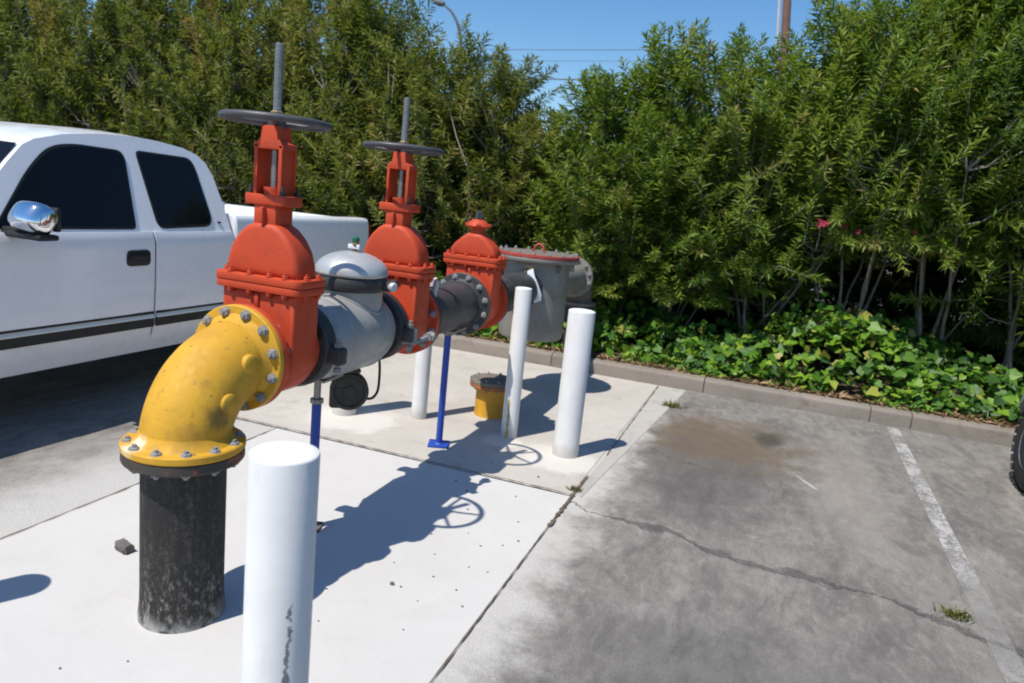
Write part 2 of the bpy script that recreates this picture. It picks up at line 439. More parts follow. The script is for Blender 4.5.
g.put(b.inputs['Base Color'], g.mix(g.noise(co, 12, 5, .7), (.05, .035, .022), (.19, .14, .09))); b.inputs['Roughness'].default_value = 1
M['joint'] = m
m, nt, b = new_mat('bed_soil'); g = G(nt); co = g.coord()
col = g.mix(g.noise(co, 6, 8, .75), (.035, .024, .016), (.12, .08, .05))
g.put(b.inputs['Base Color'], col); b.inputs['Roughness'].default_value = 1
g.put(b.inputs['Normal'], g.bump(g.noise(co, 25, 6, .7), .8, .03))
M['soil'] = m
# worn white line paint: where it has flaked the same old asphalt colour shows
m, nt, b = new_mat('worn_line_paint'); g = G(nt); co = g.coord(); x, y, z = g.sep(co)
w = g.math('ADD', g.noise(g.mapping(co, (1, .6, 1)), 9, 8, .75), g.math('MULTIPLY', g.noise(co, 70, 4, .7), .5))
keep = g.ramp(w, [(.64, 0), (.80, 1)])
keep = g.math('MULTIPLY', keep, g.smooth(g.noise(co, 2.0, 4, .6), .30, .50))
keep = g.math('MULTIPLY', keep, g.math('SUBTRACT', 1, g.math('MULTIPLY', .75, g.smooth(g.math('ABSOLUTE', g.math('SUBTRACT', y, 3.45)), .75, .15))))
tr = g.n('ShaderNodeBsdfTransparent'); mx = g.n('ShaderNodeMixShader')
g.put(b.inputs['Base Color'], g.mix(g.noise(co, 20, 5), (.33, .325, .315), (.46, .45, .44))); b.inputs['Roughness'].default_value = .8
g.put(mx.inputs[0], g.math('ADD', g.math('MULTIPLY', keep, .88), .12)); nt.links.new(tr.outputs[0], mx.inputs[1]); nt.links.new(b.outputs[0], mx.inputs[2])
nt.links.new(mx.outputs[0], nt.nodes['Material Output'].inputs['Surface'])
M['line'] = m

def leaf_mat(name, stops, trans=.32, rough=.42):
    m = bpy.data.materials.new(name); m.use_nodes = True; nt = m.node_tree; nt.nodes.clear(); g = G(nt)
    out = g.n('ShaderNodeOutputMaterial'); b = g.n('ShaderNodeBsdfPrincipled')
    at = g.n('ShaderNodeAttribute'); at.attribute_name = 'var'
    oi = g.n('ShaderNodeObjectInfo')
    f = g.math('ADD', at.outputs['Fac'], g.math('MULTIPLY', g.math('SUBTRACT', oi.outputs['Random'], .5), .12), clamp=True)
    col = g.ramp(f, stops)
    g.put(b.inputs['Base Color'], col); b.inputs['Roughness'].default_value = rough; b.inputs['Specular IOR Level'].default_value = .45
    t = g.n('ShaderNodeBsdfTranslucent')
    g.put(t.inputs[0], g.mix(.5, col, (.16, .22, .015)))
    mx = g.n('ShaderNodeMixShader'); mx.inputs[0].default_value = trans
    nt.links.new(b.outputs[0], mx.inputs[1]); nt.links.new(t.outputs[0], mx.inputs[2]); nt.links.new(mx.outputs[0], out.inputs['Surface'])
    return m
M['leaf_green'] = leaf_mat('oleander_leaf_green', [(0, (.045, .095, .012)), (.36, (.13, .22, .022)), (.68, (.24, .33, .040)), (.93, (.31, .35, .065)), (1, (.36, .28, .10))], .45, .5)
M['leaf_olive'] = leaf_mat('oleander_leaf_olive', [(0, (.052, .080, .016)), (.36, (.14, .175, .028)), (.66, (.25, .265, .048)), (.90, (.34, .31, .075)), (1, (.38, .20, .07))], .45, .5)
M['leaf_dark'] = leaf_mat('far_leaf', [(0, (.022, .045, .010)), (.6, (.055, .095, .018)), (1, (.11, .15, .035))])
M['ivy'] = leaf_mat('ivy_leaf', [(0, (.022, .070, .012)), (.35, (.055, .150, .016)), (.70, (.14, .29, .020)), (.95, (.27, .40, .035)), (1, (.34, .32, .06))], .30, .5)
M['dead'] = leaf_mat('dead_leaf', [(0, (.09, .05, .025)), (.6, (.22, .13, .065)), (1, (.40, .27, .15))], .1, .8)
M['grass'] = leaf_mat('weed_blade', [(0, (.06, .09, .015)), (.6, (.15, .17, .03)), (1, (.32, .25, .08))], .25, .6)
M['petal'] = leaf_mat('red_petal', [(0, (.38, .015, .05)), (1, (.62, .05, .13))], .3, .6)
M['bark'] = painted('oleander_bark', (.27, .235, .19), (.17, .145, .115), .9, dirt_amt=.4, scale=14, bump=.4)

# ------------------------------------------------------------------ ground and paving (setting)
def sheet(name, mat, pts, z, nz=None):
    mb = MB(); mb.add([(p[0], p[1], z) for p in pts], [tuple(range(len(pts)))])
    return structure(mb.build(name, mat, smooth=0))
def slab(name, mat, pts, z0, z1, bevel=.004):
    mb = MB(); mb.prism(pts, z0, z1, lambda u, v, t: (u, v, t), bevel, 1)
    return structure(mb.build(name, mat, smooth=0))

sheet('ground', M['asphalt'], [(-250, -250), (250, -250), (250, 250), (-250, 250)], 0)
XL, XR, YS, YK = -2.817, -.832, 3.788, 6.93
slab('concrete_slab', M['slab_new'], [(XL, -1.2), (XR, -1.2), (XR, YS - .006), (XL, YS - .006)], -.1, .006)
slab('concrete_slab', M['slab_old'], [(-3.32, YS + .006), (XR - .005, YS + .006), (-.80, YK - .01), (-3.32, YK - .01)], -.1, .005)
slab('concrete_strip', M['slab_edge'], [(XR + .012, YS + .02), (-.775, YS + .02), (-.53, YK - .01), (-.778, YK - .01)], -.1, .0045)
# dirty joints: ribbons with a wandering width lying in the gaps
def ribbon(name, mat, a, b, w, z, n=60, wob=.4):
    a = Vector((*a, z)); b = Vector((*b, z)); d = (b - a); nrm = Vector((-d.y, d.x, 0)).normalized()
    mb = MB(); vs = []; fs = []
    for i in range(n + 1):
        p = a + d * i / n
        w0 = w * (1 + random.uniform(-wob, wob)); w1 = w * (1 + random.uniform(-wob, wob))
        vs += [p - nrm * w0 / 2, p + nrm * w1 / 2]
    for i in range(n): fs.append((2 * i, 2 * i + 1, 2 * i + 3, 2 * i + 2))
    mb.add(vs, fs); return structure(mb.build(name, mat, smooth=0))
ribbon('joint_dirt', M['joint'], (XR + .002, -1.2), (XR + .002, YS), .0055, .0095, 140, .8)
ribbon('joint_dirt', M['joint'], (XR + .005, YS - .45), (XR + .012, YS + .35), .015, .0125, 40, .9)
ribbon('joint_dirt', M['joint'], (XL, -1.2), (XL, YS), .010, .0095, 100, .6)
ribbon('joint_dirt', M['joint'], (-3.32, YS), (XR, YS), .011, .0165, 90, .6)
ribbon('joint_dirt', M['joint'], (XR + .03, YS + .8), (-.795, YK - .02), .006, .0095, 60, .8)
# parking line (worn) and a stray paint stroke
sheet('parking_line', M['line'], [(1.08, 2.3), (1.18, 2.3), (1.30, 6.86), (1.20, 6.86)], .004)
sheet('paint_mark', M['line'], [(.385, 4.99), (.415, 4.995), (.535, 4.785), (.505, 4.77)], .004)
# kerb in cast lengths with narrow gaps
xk = -9.0
kl = [2.4, 2.4, 2.3, 1.52, 1.45, .33, 1.6, 2.4, 2.4, 2.4]
mb = MB()
for L in kl:
    prof = round_poly([(YK, -.1), (YK + .165, -.1), (YK + .16, .135), (YK + .015, .13)], [0, 0, .01, .03])
    mb.prism(prof, xk + .004, xk + L - .004, lambda u, v, t: (t, u, v))
    xk += L
structure(mb.build('kerb', M['kerb'], smooth=30))
# planting bed: uneven soil sheet behind the kerb
mb = MB(); vs = []; fs = []
nx, ny = 120, 36
for j in range(ny + 1):
    for i in range(nx + 1):
        X = -20 + 40 * i / nx; Y = YK + .15 + (16.0 - YK) * j / ny
        h = .11 + .10 * min(1, (Y - YK - .15) / 1.2) + .03 * math.sin(X * 2.3 + Y) * math.sin(Y * 3.1) * min(1, j / 3)
        vs.append((X, Y, h))
for j in range(ny):
    for i in range(nx):
        a = j * (nx + 1) + i; fs.append((a, a + 1, a + nx + 2, a + nx + 1))
mb.add(vs, fs); structure(mb.build('planting_bed', M['soil'], smooth=180))
# ------------------------------------------------------------------ bolts
def bolt_mesh(name, half, size, mat, head=.016):
    """head, shank and nut as one continuous piece along z"""
    mb = MB(); e = .002
    prof = [(size * .45, -half - head - .009), (size * .5, -half - head), (size * .88, -half - head), (size, -half - head * .85), (size, -half - .004), (size * 1.2, -half - .003), (size * 1.2, -half),
            (size * .5, -half), (size * .5, half), (size * 1.2, half), (size * 1.2, half + .003), (size, half + .004), (size, half + head * .85), (size * .88, half + head), (size * .5, half + head), (size * .45, half + head + .009)]
    mb.lathe(prof, n=6)
    me = mb.build(name, mat, smooth=25)
    d = me.data; bpy.data.objects.remove(me); return d
BOLT = bolt_mesh('flange_bolt', .031, .0185, M['steel'], .015)
BOLT_F = bolt_mesh('flange_bolt', .0315, .0175, M['steel'], .010)
BOLT_S = bolt_mesh('bonnet_bolt', .031, .0115, M['red'], .013)
BOLT_G = bolt_mesh('cover_bolt', .022, .0135, M['steel'], .015)
def bolt_circle(name, me, parent, org, c, axis, R, n=12, a0=None, skip=()):
    q = Vector((0, 0, 1)).rotation_difference(Vector(axis).normalized())
    a0 = PI / n if a0 is None else a0
    for k in range(n):
        if k in skip: continue
        a = a0 + 2 * PI * k / n
        p = Vector(c) + q @ Vector((R * math.cos(a), R * math.sin(a), 0)) - Vector(org)
        link_mesh(name, me, parent, p, q @ Quaternion((0, 0, 1), random.uniform(0, 1)))

# ------------------------------------------------------------------ the backflow assembly
X0, Y0, ZA = -1.816, 1.922, .918
ORG = (X0, Y0, 0)
asm = empty('backflow_assembly', ORG, 'long row of red valves, grey check valve and yellow elbow on a black riser pipe', 'pipe assembly')
RF, RP = .203, .141          # flange and pipe radii
YF1 = 2.195                  # elbow's outlet face
def A(): return MB(ORG)
Yax = (0, 1, 0)
# riser
riser = A().lathe([(RP + .004, -.05), (RP + .006, .02), (RP + .001, .07), (RP, .12), (RP, .60), (RP + .012, .612)], (X0, Y0, 0), n=48).build('riser_pipe', M['riser'], asm)
A().lathe([(RP, .602), (RF - .006, .606), (RF - .002, .612), (RF - .003, .640), (RF - .01, .643)], (X0, Y0, 0), n=56).build('pipe_flange', M['flange_rusty'], riser)
# elbow: swept quarter bend
R_E = YF1 - Y0
eb = A()
pts = [(X0, YF1 - R_E * math.cos(t), .645 + R_E * math.sin(t)) for t in [PI / 2 * k / 28 for k in range(29)]]
eb.tube(pts, [RP + .006 + .004 * math.sin(PI * k / 28) for k in range(29)], 48)
for (yy, zz) in ((2.075, .935), (1.965, .815)):
    xs = math.sqrt(max(1e-4, .145 ** 2 - (math.hypot(yy - YF1, zz - .645) - R_E) ** 2))
    eb.lathe([(.036, -.02), (.036, .014), (.031, .019)], (X0 + xs - .006, yy, zz), (1, -.05, .05), 24)
elbow = eb.build('elbow', M['yellow'], asm, 50)
A().lathe([(RF - .004, .6445), (RF, .650), (RF, .668), (RF - .004, .673), (RP + .03, .674), (RP + .012, .692), (RP + .004, .71)], (X0, Y0, 0), n=56).build('elbow_flange', M['yellow'], elbow)
A().lathe([(RF - .004, 0), (RF, .005), (RF, .024), (RF - .004, .028), (RP + .03, .029), (RP + .012, .046), (RP + .004, .065)], (X0, YF1 - .0005, ZA), (0, -1, 0), n=56).build('elbow_flange', M['yellow'], elbow)
bolt_circle('flange_bolt', BOLT_F, elbow, ORG, (X0, Y0, .640), (0, 0, 1), .178)
bolt_circle('flange_bolt', BOLT, elbow, ORG, (X0, YF1, ZA), Yax, .178)

def stadium(w, d, r, n=6):
    return round_poly([(-w / 2, -d / 2), (w / 2, -d / 2), (w / 2, d / 2), (-w / 2, d / 2)], r, n)

def flange(mb, y, s):
    """disc flange with its face at y, growing towards s"""
    mb.lathe([(RF - .003, 0), (RF, .004), (RF, .027), (RF - .004, .031), (RP + .025, .032), (RP + .008, .055)], (X0, y + s * .0006, ZA), (0, s, 0), 56)

def gate_valve(yc, stem_top, wheel=True, label=None, sides=(1, 1)):
    b = A(); h = .165
    if sides[0]: flange(b, yc - h, 1)
    if sides[1]: flange(b, yc + h, -1)
    b.cyl((X0, yc - h + .03, ZA), (X0, yc + h - .03, ZA), RP + .006, 40)
    # flat U-shaped body shell
    U = [(-.172, 1.166), (-.172, ZA)] + [(-.172 * math.cos(t), ZA - .172 * math.sin(t)) for t in [PI * k / 16 for k in range(1, 16)]] + [(.172, ZA), (.172, 1.166)]
    b.prism(U, -.078, .088, lambda u, v, t: (X0 + u, yc + t, v), .022, 3)
    # rib in the middle of the front face
    b.box((X0, yc - .076, 1.13), (.02, .022, .05), .004)
    b.prism(stadium(.400, .196, .05), 1.166, 1.194, lambda u, v, t: (X0 + u, yc + v, t), .004, 2)
    body = b.build('gate_valve', M['red'], asm)
    if label: body['label'] = label
    # bonnet
    n = A()
    n.prism(stadium(.404, .20, .05), 1.1955, 1.226, lambda u, v, t: (X0 + u, yc + v, t), .005, 2)
    if wheel:
        arch = [(-.166, 1.222), (-.164, 1.27), (-.148, 1.325), (-.118, 1.372), (-.080, 1.408), (-.045, 1.425), (.045, 1.425), (.080, 1.408), (.118, 1.372), (.148, 1.325), (.164, 1.27), (.166, 1.222)]
    else:
        arch = [(-.162, 1.222), (-.160, 1.262), (-.135, 1.300), (-.085, 1.345), (-.045, 1.372), (.045, 1.372), (.085, 1.345), (.135, 1.300), (.160, 1.262), (.162, 1.222)]
    n.prism(arch, -.068, .068, lambda u, v, t: (X0 + u, yc + t, v), .024, 3)
    if wheel:
        n.box((X0, yc, 1.452), (.105, .11, .09), .012)
        n.box((X0, yc - .062, 1.455), (.018, .03, .06), .005)
    else:
        n.cyl((X0, yc, 1.365), (X0, yc, 1.41), .05, 24)
    bon = n.build('bonnet', M['red'], body)
    for (dx, dy) in ((-.185, -.03), (-.185, .05), (.185, -.03), (.185, .05), (-.12, -.088), (-.03, -.088), (.06, -.088), (.13, -.088), (-.12, .088), (0, .088), (.12, .088)):
        link_mesh('bonnet_bolt', BOLT_S, body, Vector((X0 + dx, yc + dy, 1.196)) - Vector(ORG))
    if wheel:
        k = A()
        k.prism(stadium(.185, .125, .02), 1.492, 1.532, lambda u, v, t: (X0 + u, yc + v, t), .005, 2)
        for s_ in (-1, 1):                       # two channel-shaped yoke arms
            k.box((X0 + s_ * .052, yc, 1.622), (.008, .084, .19), .002)
            for t_ in (-1, 1):
                k.box((X0 + s_ * .055, yc + t_ * .041, 1.622), (.016, .010, .19), .003)
        tp = [(-.068, 1.700), (.068, 1.700), (.064, 1.722), (.040, 1.737), (.034, 1.786), (-.034, 1.786), (-.040, 1.737), (-.064, 1.722)]
        k.prism(tp, -.046, .046, lambda u, v, t: (X0 + u, yc + t, v), .006, 2)
        k.cyl((X0, yc, 1.53), (X0, yc, 1.56), .04, 24)
        k.build('yoke', M['red'], body)
        for (dx, dy) in ((-.06, -.045), (.06, -.045), (-.06, .045), (.06, .045)):
            gl = A(); gl.lathe([(.012, 0), (.012, .016), (.006, .017), (.006, .034)], (X0 + dx * 1.2, yc + dy, 1.5325), n=6)
            gl.build('gland_nut', M['meter'], body)
        w = A(); zw = 1.806; rw = .2066
        w.torus((X0, yc, zw), rw - .013, .0135, (0, 0, 1), 64, 12)
        w.lathe([(.034, -.026), (.040, -.018), (.040, .014), (.030, .020)], (X0, yc, zw - .004), n=24)
        for q in range(5):
            a = q * 2 * PI / 5 + (.25 if yc < 3 else .8)
            d = Vector((math.cos(a), math.sin(a), 0)); c = Vector((X0, yc, zw - .006))
            w.tube([c + d * .025, c + d * .10 + Vector((0, 0, -.004)), c + d * (rw - .014) + Vector((0, 0, .005))], [.012, .0095, .0085], 8)
        w.build('handwheel', M['wheel'], body)
        A().lathe([(.026, 0), (.026, .018), (.018, .024)], (X0, yc, zw + .014), n=6).build('wheel_nut', M['brass'], body)
        s_ = A(); pr = [(.0165, 0)]; L = stem_top - 1.50; nn = int(L / .014)
        for i in range(nn):
            z0 = .014 * i
            pr += [(.0165, z0 + .003), (.0155, z0 + .007), (.0165, z0 + .011)]
        pr += [(.0165, L - .004), (.012, L)]
        s_.lathe(pr, (X0, yc, 1.50), n=14)
        s_.build('stem', M['stem'], body)
    else:
        c = A()
        c.lathe([(.040, 1.40), (.068, 1.408), (.078, 1.42), (.070, 1.437), (.052, 1.450), (.040, 1.462)], (X0, yc, 0), n=20)
        for s_ in range(4):
            a = s_ * PI / 2 + .4
            c.box((X0 + .07 * math.cos(a), yc + .07 * math.sin(a), 1.428), (.03, .03, .02), .005, a)
        c.build('cap', M['red'], body)
        A().lathe([(.024, 1.462), (.026, 1.47), (.022, 1.515), (.016, 1.52)], (X0, yc, 0), n=4).build('operating_nut', M['wheel'], body)
    return body
YV1, YV2, YV3 = 2.36, 3.368, 4.455
gv1 = gate_valve(YV1, 2.085, True, 'red gate valve with handwheel bolted to the yellow elbow', (1, 0))
gv2 = gate_valve(YV2, 2.054, True, 'red gate valve with handwheel behind the grey check valve', (0, 1))
gv3 = gate_valve(YV3, 0, False, 'red gate valve without a handwheel')
bolt_circle('flange_bolt', BOLT, gv2, ORG, (X0, YV2 + .165, ZA), Yax, .178)
bolt_circle('flange_bolt', BOLT, gv3, ORG, (X0, YV3 - .165, ZA), Yax, .178)
# drip pipe-hook on the front of the first valve
# check valve
ya, yb = YV1 + .165, YV2 - .165
c = A()
c.lathe([(RP - .005, .004), (RP, .008), (RP, .07), (RP + .02, .09), (.172, .12), (.184, .17), (.186, .22), (.186, .46), (.184, .51), (.172, .56), (RP + .02, .59), (RP, .61), (RP, .668), (RP - .005, .672)], (X0, ya, ZA), Yax, 56)
YC = 2.945
c.cyl((X0, YC, ZA), (X0, YC, 1.132), .149, 48)
# weld beads
c.torus((X0, ya + .185, ZA), .1848, .005, Yax, 56, 6)
c.torus((X0, ya + .495, ZA), .1842, .005, Yax, 56, 6)
# saddle weld where the neck meets the barrel
sp = []
for k in range(56):
    a = 2 * PI * k / 56; xx = 153 * .001 * math.cos(a); yy = .153 * math.sin(a)
    sp.append((X0 + xx, YC + yy, ZA + math.sqrt(max(.0, .186 ** 2 - xx * xx)) + .002))
c.tube(sp, .006, 6, closed=True)
chk = c.build('check_valve', M['grey'], asm, 40)
d = A(); prof = [(.170 * math.cos(t), 1.202 + .098 * math.sin(t)) for t in [PI / 2 * k / 14 for k in range(14)]]
d.lathe([(.155, 1.188), (.166, 1.192), (.170, 1.198)] + prof + [(.004, 1.3005)], (X0, YC, 0), n=56)
d.build('dome_cover', M['silver'], chk, 60)
k = A()
k.lathe([(.149, 1.122), (.162, 1.128), (.168, 1.140), (.168, 1.176), (.162, 1.187), (.15, 1.190)], (X0, YC, 0), n=48)
for (dx, dy) in ((.172, .06), (-.172, -.06)):
    k.box((X0 + dx, YC + dy, 1.155), (.06, .10, .05), .012, .2)
k.build('clamp_ring', M['black'], chk)
k = A(); k.lathe([(.021, 0), (.023, .016), (.016, .026)], (X0 + .197, YC + .03, 1.155), (1, -.5, 0), 12)
k.build('clamp_bolt', M['galv'], chk)
for yy in (ya + .018, yb - .018):                # grooved couplings at both ends
    k = A()
    k.lathe([(RP, -.042), (.172, -.040), (.180, -.028), (.180, .028), (.172, .040), (RP, .042)], (X0, yy, ZA), Yax, 48)
    k.box((X0 + .195, yy, ZA - .02), (.085, .06, .075), .014)
    k.box((X0 - .195, yy, ZA - .02), (.085, .06, .075), .014)
    k.build('coupling', M['black'], chk)
    k = A(); k.lathe([(.010, -.035), (.018, -.03), (.018, -.012), (.010, -.011), (.010, .075), (.018, .076), (.018, .094), (.010, .095), (.010, .112)], (X0 + .205, yy, ZA - .06), n=6)
    k.build('coupling_bolt', M['steel'], chk)
k = A()
k.cyl((X0 + .01, YC, 1.29), (X0 + .01, YC, 1.335), .010, 12)
k.cyl((X0 - .005, YC, 1.33), (X0 + .028, YC - .01, 1.33), .013, 12)
k.build('test_cock', M['brass'], chk)
A().lathe([(.013, 0), (.017, .004), (.017, .022), (.010, .028)], (X0 + .012, YC, 1.34), n=14).build('cock_cap', M['green_cap'], chk)
k = A()
k.box((X0 + .012, YC - .014, 1.322), (.062, .006, .022), .003)
k.build('cock_tag', M['white_plastic'], chk)
# small drain fitting between check valve and second gate valve
k = A()
k.tube([(X0 + .15, yb - .02, .86), (X0 + .24, yb - .03, .865), (X0 + .26, yb + .02, .88), (X0 + .26, yb + .13, .885)], .012, 10)
k.cyl((X0 + .26, yb + .06, .883), (X0 + .26, yb + .12, .885), .022, 12)
k.lathe([(.02, 0), (.02, .03), (.012, .035)], (X0 + .26, yb + .09, .885), (1, 0, 0), 6)
k.cyl((X0 + .24, yb - .03, .86), (X0 + .24, yb - .03, .93), .011, 10)
k.build('drain_fitting', M['steel'], chk)
# dark round bypass meter slung below the barrel
cm = Vector((X0 + .0, 2.985, .617)); ax = Vector((.55, -.835, 0.06)).normalized()
k = A()
k.lathe([(.06, -.05), (.085, -.045), (.093, -.03), (.093, .03), (.088, .040), (.074, .042), (.070, .034), (.03, .030), (.028, .036), (.012, .038)], cm, ax, 40)
k.box(cm + Vector((-.05, -.03, -.03)), (.07, .08, .11), .015, .58)
k.cyl(cm + Vector((0, 0, .08)), cm + Vector((0, 0, .135)), .03, 20)
bp = k.build('bypass_meter', M['meter'], asm)
k = A(); k.lathe([(.03, -.012), (.046, -.010), (.046, .010), (.03, .012)], cm + Vector((0, 0, .108)), n=20)
k.box(cm + Vector((.045, -.01, .108)), (.03, .022, .02), .004); k.box(cm + Vector((-.045, .01, .108)), (.03, .022, .02), .004)
k.build('meter_clamp', M['meter'], bp)
k = A(); pth = [cm + Vector((.055, .06, -.045)), cm + Vector((.06, .12, -.055)), cm + Vector((.05, .19, -.035)), cm + Vector((.03, .235, .03)), cm + Vector((.02, .245, .10)), cm + Vector((.01, .235, .16))]
def spline(p, sub=6):
    p = [Vector(q) for q in p]; out = []
    for i in range(len(p) - 1):
        a = p[max(i - 1, 0)]; b_ = p[i]; c_ = p[i + 1]; d_ = p[min(i + 2, len(p) - 1)]
        for s in range(sub):
            t = s / sub
            out.append(.5 * ((2 * b_) + (c_ - a) * t + (2 * a - 5 * b_ + 4 * c_ - d_) * t * t + (3 * b_ - a - 3 * c_ + d_) * t ** 3))
    return out + [p[-1]]
k.tube(spline(pth), .007, 8); k.build('meter_tube', M['meter'], bp)
# black spool between second and third gate valve
k = A()
flange(k, YV2 + .165, 1); flange(k, YV3 - .165, -1)
k.cyl((X0, YV2 + .19, ZA), (X0, YV3 - .19, ZA), RP + .004, 48)
k.torus((X0, YV2 + .30, ZA), RP + .004, .006, Yax, 48, 6)
k.build('spool_pipe', M['spool'], asm)
k = A(); k.box((X0 + .05, YV2 + .205, ZA + .215), (.05, .035, .04), .01, .3); k.cyl((X0 + .05, YV2 + .205, ZA + .20), (X0 + .05, YV2 + .205, ZA + .27), .012, 10)
k.build('air_fitting', M['galv'], asm)
k = A(); k.cyl((X0 + .13, YV2 + .21, ZA + .12), (X0 + .145, YV2 + .21, ZA + .215), .016, 10)
k.build('air_fitting', M['galv'], asm)
# pipe into the strainer
YST = 5.85
k = A(); flange(k, YV3 + .165, 1); k.cyl((X0, YV3 + .19, ZA), (X0, YST - .2, ZA), RP, 40)
k.build('inlet_pipe', M['spool'], asm)
k = A()
k.lathe([(.255, .485), (.266, .492), (.273, .505), (.276, .60), (.276, 1.135), (.345, 1.140), (.349, 1.146), (.349, 1.166), (.345, 1.171)], (X0, YST, 0), n=64)
k.cyl((X0, YST + .18, ZA), (X0, 7.11, ZA), RP, 40)
k.lathe([(RF, -.030), (RF, .0)], (X0, 7.12, ZA), Yax, 48)
for a in (-.6, .5, 1.6, 3.6):
    k.box((X0 + .298 * math.cos(a), YST + .298 * math.sin(a), 1.10), (.05, .014, .07), .003, a)
stn = k.build('strainer', M['bucket'], asm)
k = A(); k.lathe([(.342, 1.1725), (.349, 1.177), (.349, 1.199), (.345, 1.202), (.335, 1.203)], (X0, YST, 0), n=64)
lid = k.build('strainer_lid', M['red_dull'], stn)
bolt_circle('cover_bolt', BOLT_G, stn, ORG, (X0, YST, 1.172 + .012), (0, 0, 1), .322, 16)
k = A(); k.tube(spline([(X0 - .055, YST, 1.20), (X0 - .03, YST, 1.255), (X0, YST, 1.272), (X0 + .03, YST, 1.255), (X0 + .055, YST, 1.20)], 4), .010, 8)
k.build('lid_handle', M['red_dull'], stn)
k = A(); k.lathe([(.336, 1.198), (.334, 1.2045), (.05, 1.206)], (X0, YST, 0), n=64); k.build('lid_plate', M['mudgrey'], stn)
# brass drain cock and white plastic strip on the strainer's side
k = A(); pc = Vector((X0 - .03, YST - .275, 1.05))
k.cyl(pc, pc + Vector((.09, -.08, .0)), .018, 12); k.cyl(pc + Vector((.08, -.07, -.03)), pc + Vector((.08, -.07, .045)), .026, 14)
k.box(pc + Vector((.085, -.075, .055)), (.085, .02, .012), .003, .7)
k.build('drain_cock', M['brass'], stn)
k = A(); vs = []; fs = []
st_ = [(0, 0, 0), (.02, 0, -.06), (.045, .0, -.12), (.07, 0, -.19), (.085, 0, -.25)]
for (i, (dx, dy, dz)) in enumerate(st_):
    w_ = (.018, .024, .034, .040, .022)[i]
    for s_ in (-1, 1):
        for th in (0, .006):
            vs.append((X0 + .06 + dx + s_ * w_, YST - .37 - .02 * math.sin(i) + s_ * .012 + th, 1.085 + dz + s_ * .012))
for i in range(4):
    a = i * 4
    fs += [(a, a + 2, a + 6, a + 4), (a + 1, a + 5, a + 7, a + 3), (a, a + 4, a + 5, a + 1), (a + 2, a + 3, a + 7, a + 6)]
fs += [(0, 1, 3, 2), (16, 18, 19, 17)]
k.add(vs, fs); k.build('plastic_strip', M['white_plastic'], stn)
# outlet elbow going down into the planting bed
YO = 7.40
k = A(); R2 = .273
k.lathe([(RF, .0), (RF, .030), (RP + .02, .031), (RP + .006, .05)], (X0, 7.1215, ZA), Yax, 48)
pts = [(X0, YO - R2 + R2 * math.sin(t), ZA - R2 + R2 * math.cos(t)) for t in [PI / 2 * q / 20 for q in range(21)]]
k.tube(pts, RP + .006, 40)
k.lathe([(RF, ZA - R2 - .03), (RF, ZA - R2), (RP + .02, ZA - R2 + .002), (RP + .005, ZA - R2 + .03)], (X0, YO, 0), n=48)
oe = k.build('outlet_elbow', M['mudgrey'], asm, 50)
bolt_circle('flange_bolt', BOLT, oe, ORG, (X0, 7.121, ZA), Yax, .178)
k = A(); k.lathe([(RP, .0), (RP, ZA - R2 - .06), (RF, ZA - R2 - .058), (RF, ZA - R2 - .031)], (X0, YO, 0), n=40)
k.build('outlet_riser', M['black'], asm)

# ------------------------------------------------------------------ blue adjustable supports under the pipe
def support(y, ztop, label, zb, pm=None):
    t = empty('pipe_support', (X0, y, .006), label, 'pipe support', 'blue pipe supports')
    z0 = .006
    k = MB((X0, y, z0)); k.box((X0, y, z0 + .006), (.10 if pm else .135, .10 if pm else .135, .012), .003, .35); k.cyl((X0, y, z0 + .012), (X0, y, z0 + .02), .034, 20, r1=.026)
    k.build('base_plate', pm or M['blue'], t)
    k = MB((X0, y, z0)); k.cyl((X0, y, z0 + .012), (X0, y, zb), .0215, 20); k.build('post', M['blue'], t)
    k = MB((X0, y, z0)); k.lathe([(.025, zb), (.030, zb + .004), (.030, zb + .022), (.016, zb + .024), (.016, ztop - .01)], (X0, y, 0), n=6 if False else 16)
    k.build('threaded_rod', M['stem'], t)
    k = MB((X0, y, z0)); k.prism([(-.11, .03), (-.05, -.005), (.05, -.005), (.11, .03), (.11, .038), (.05, .005), (-.05, .005), (-.11, .038)], -.03, .03, lambda u, v, w: (X0 + u, y + w, ztop - .008 + v)); k.build('saddle', M['stem'], t)
support(2.715, .735, 'blue pipe support with bare steel rod beneath the first red valve and check valve', .615, M['rust_plate'])
support(4.116, .768, 'blue pipe support on square blue base plate under the black spool pipe', .735)

# ------------------------------------------------------------------ capped yellow stub
ys = (-1.79, 4.97, .005)
t = empty('pipe_stub', ys, 'short yellow pipe stub with rusty bolted cap flange behind thin bollard', 'pipe stub')
k = MB(); k.lathe([(.125, 0), (.123, .02), (.122, .225)], n=40); k.build('pipe', M['yellow_old'], t)
k = MB(); k.lathe([(.12, .218), (.172, .222), (.175, .226), (.175, .246), (.172, .249)], n=44); k.build('flange', M['orange_rust'], t)
k = MB(); k.lathe([(.172, .2505), (.175, .254), (.175, .274), (.171, .278), (.06, .279)], n=44); k.build('blind_cap', M['mudgrey'], t)
bolt_circle('cap_bolt', BOLT_G, t, (0, 0, 0), (0, 0, .2495), (0, 0, 1), .15, 10)

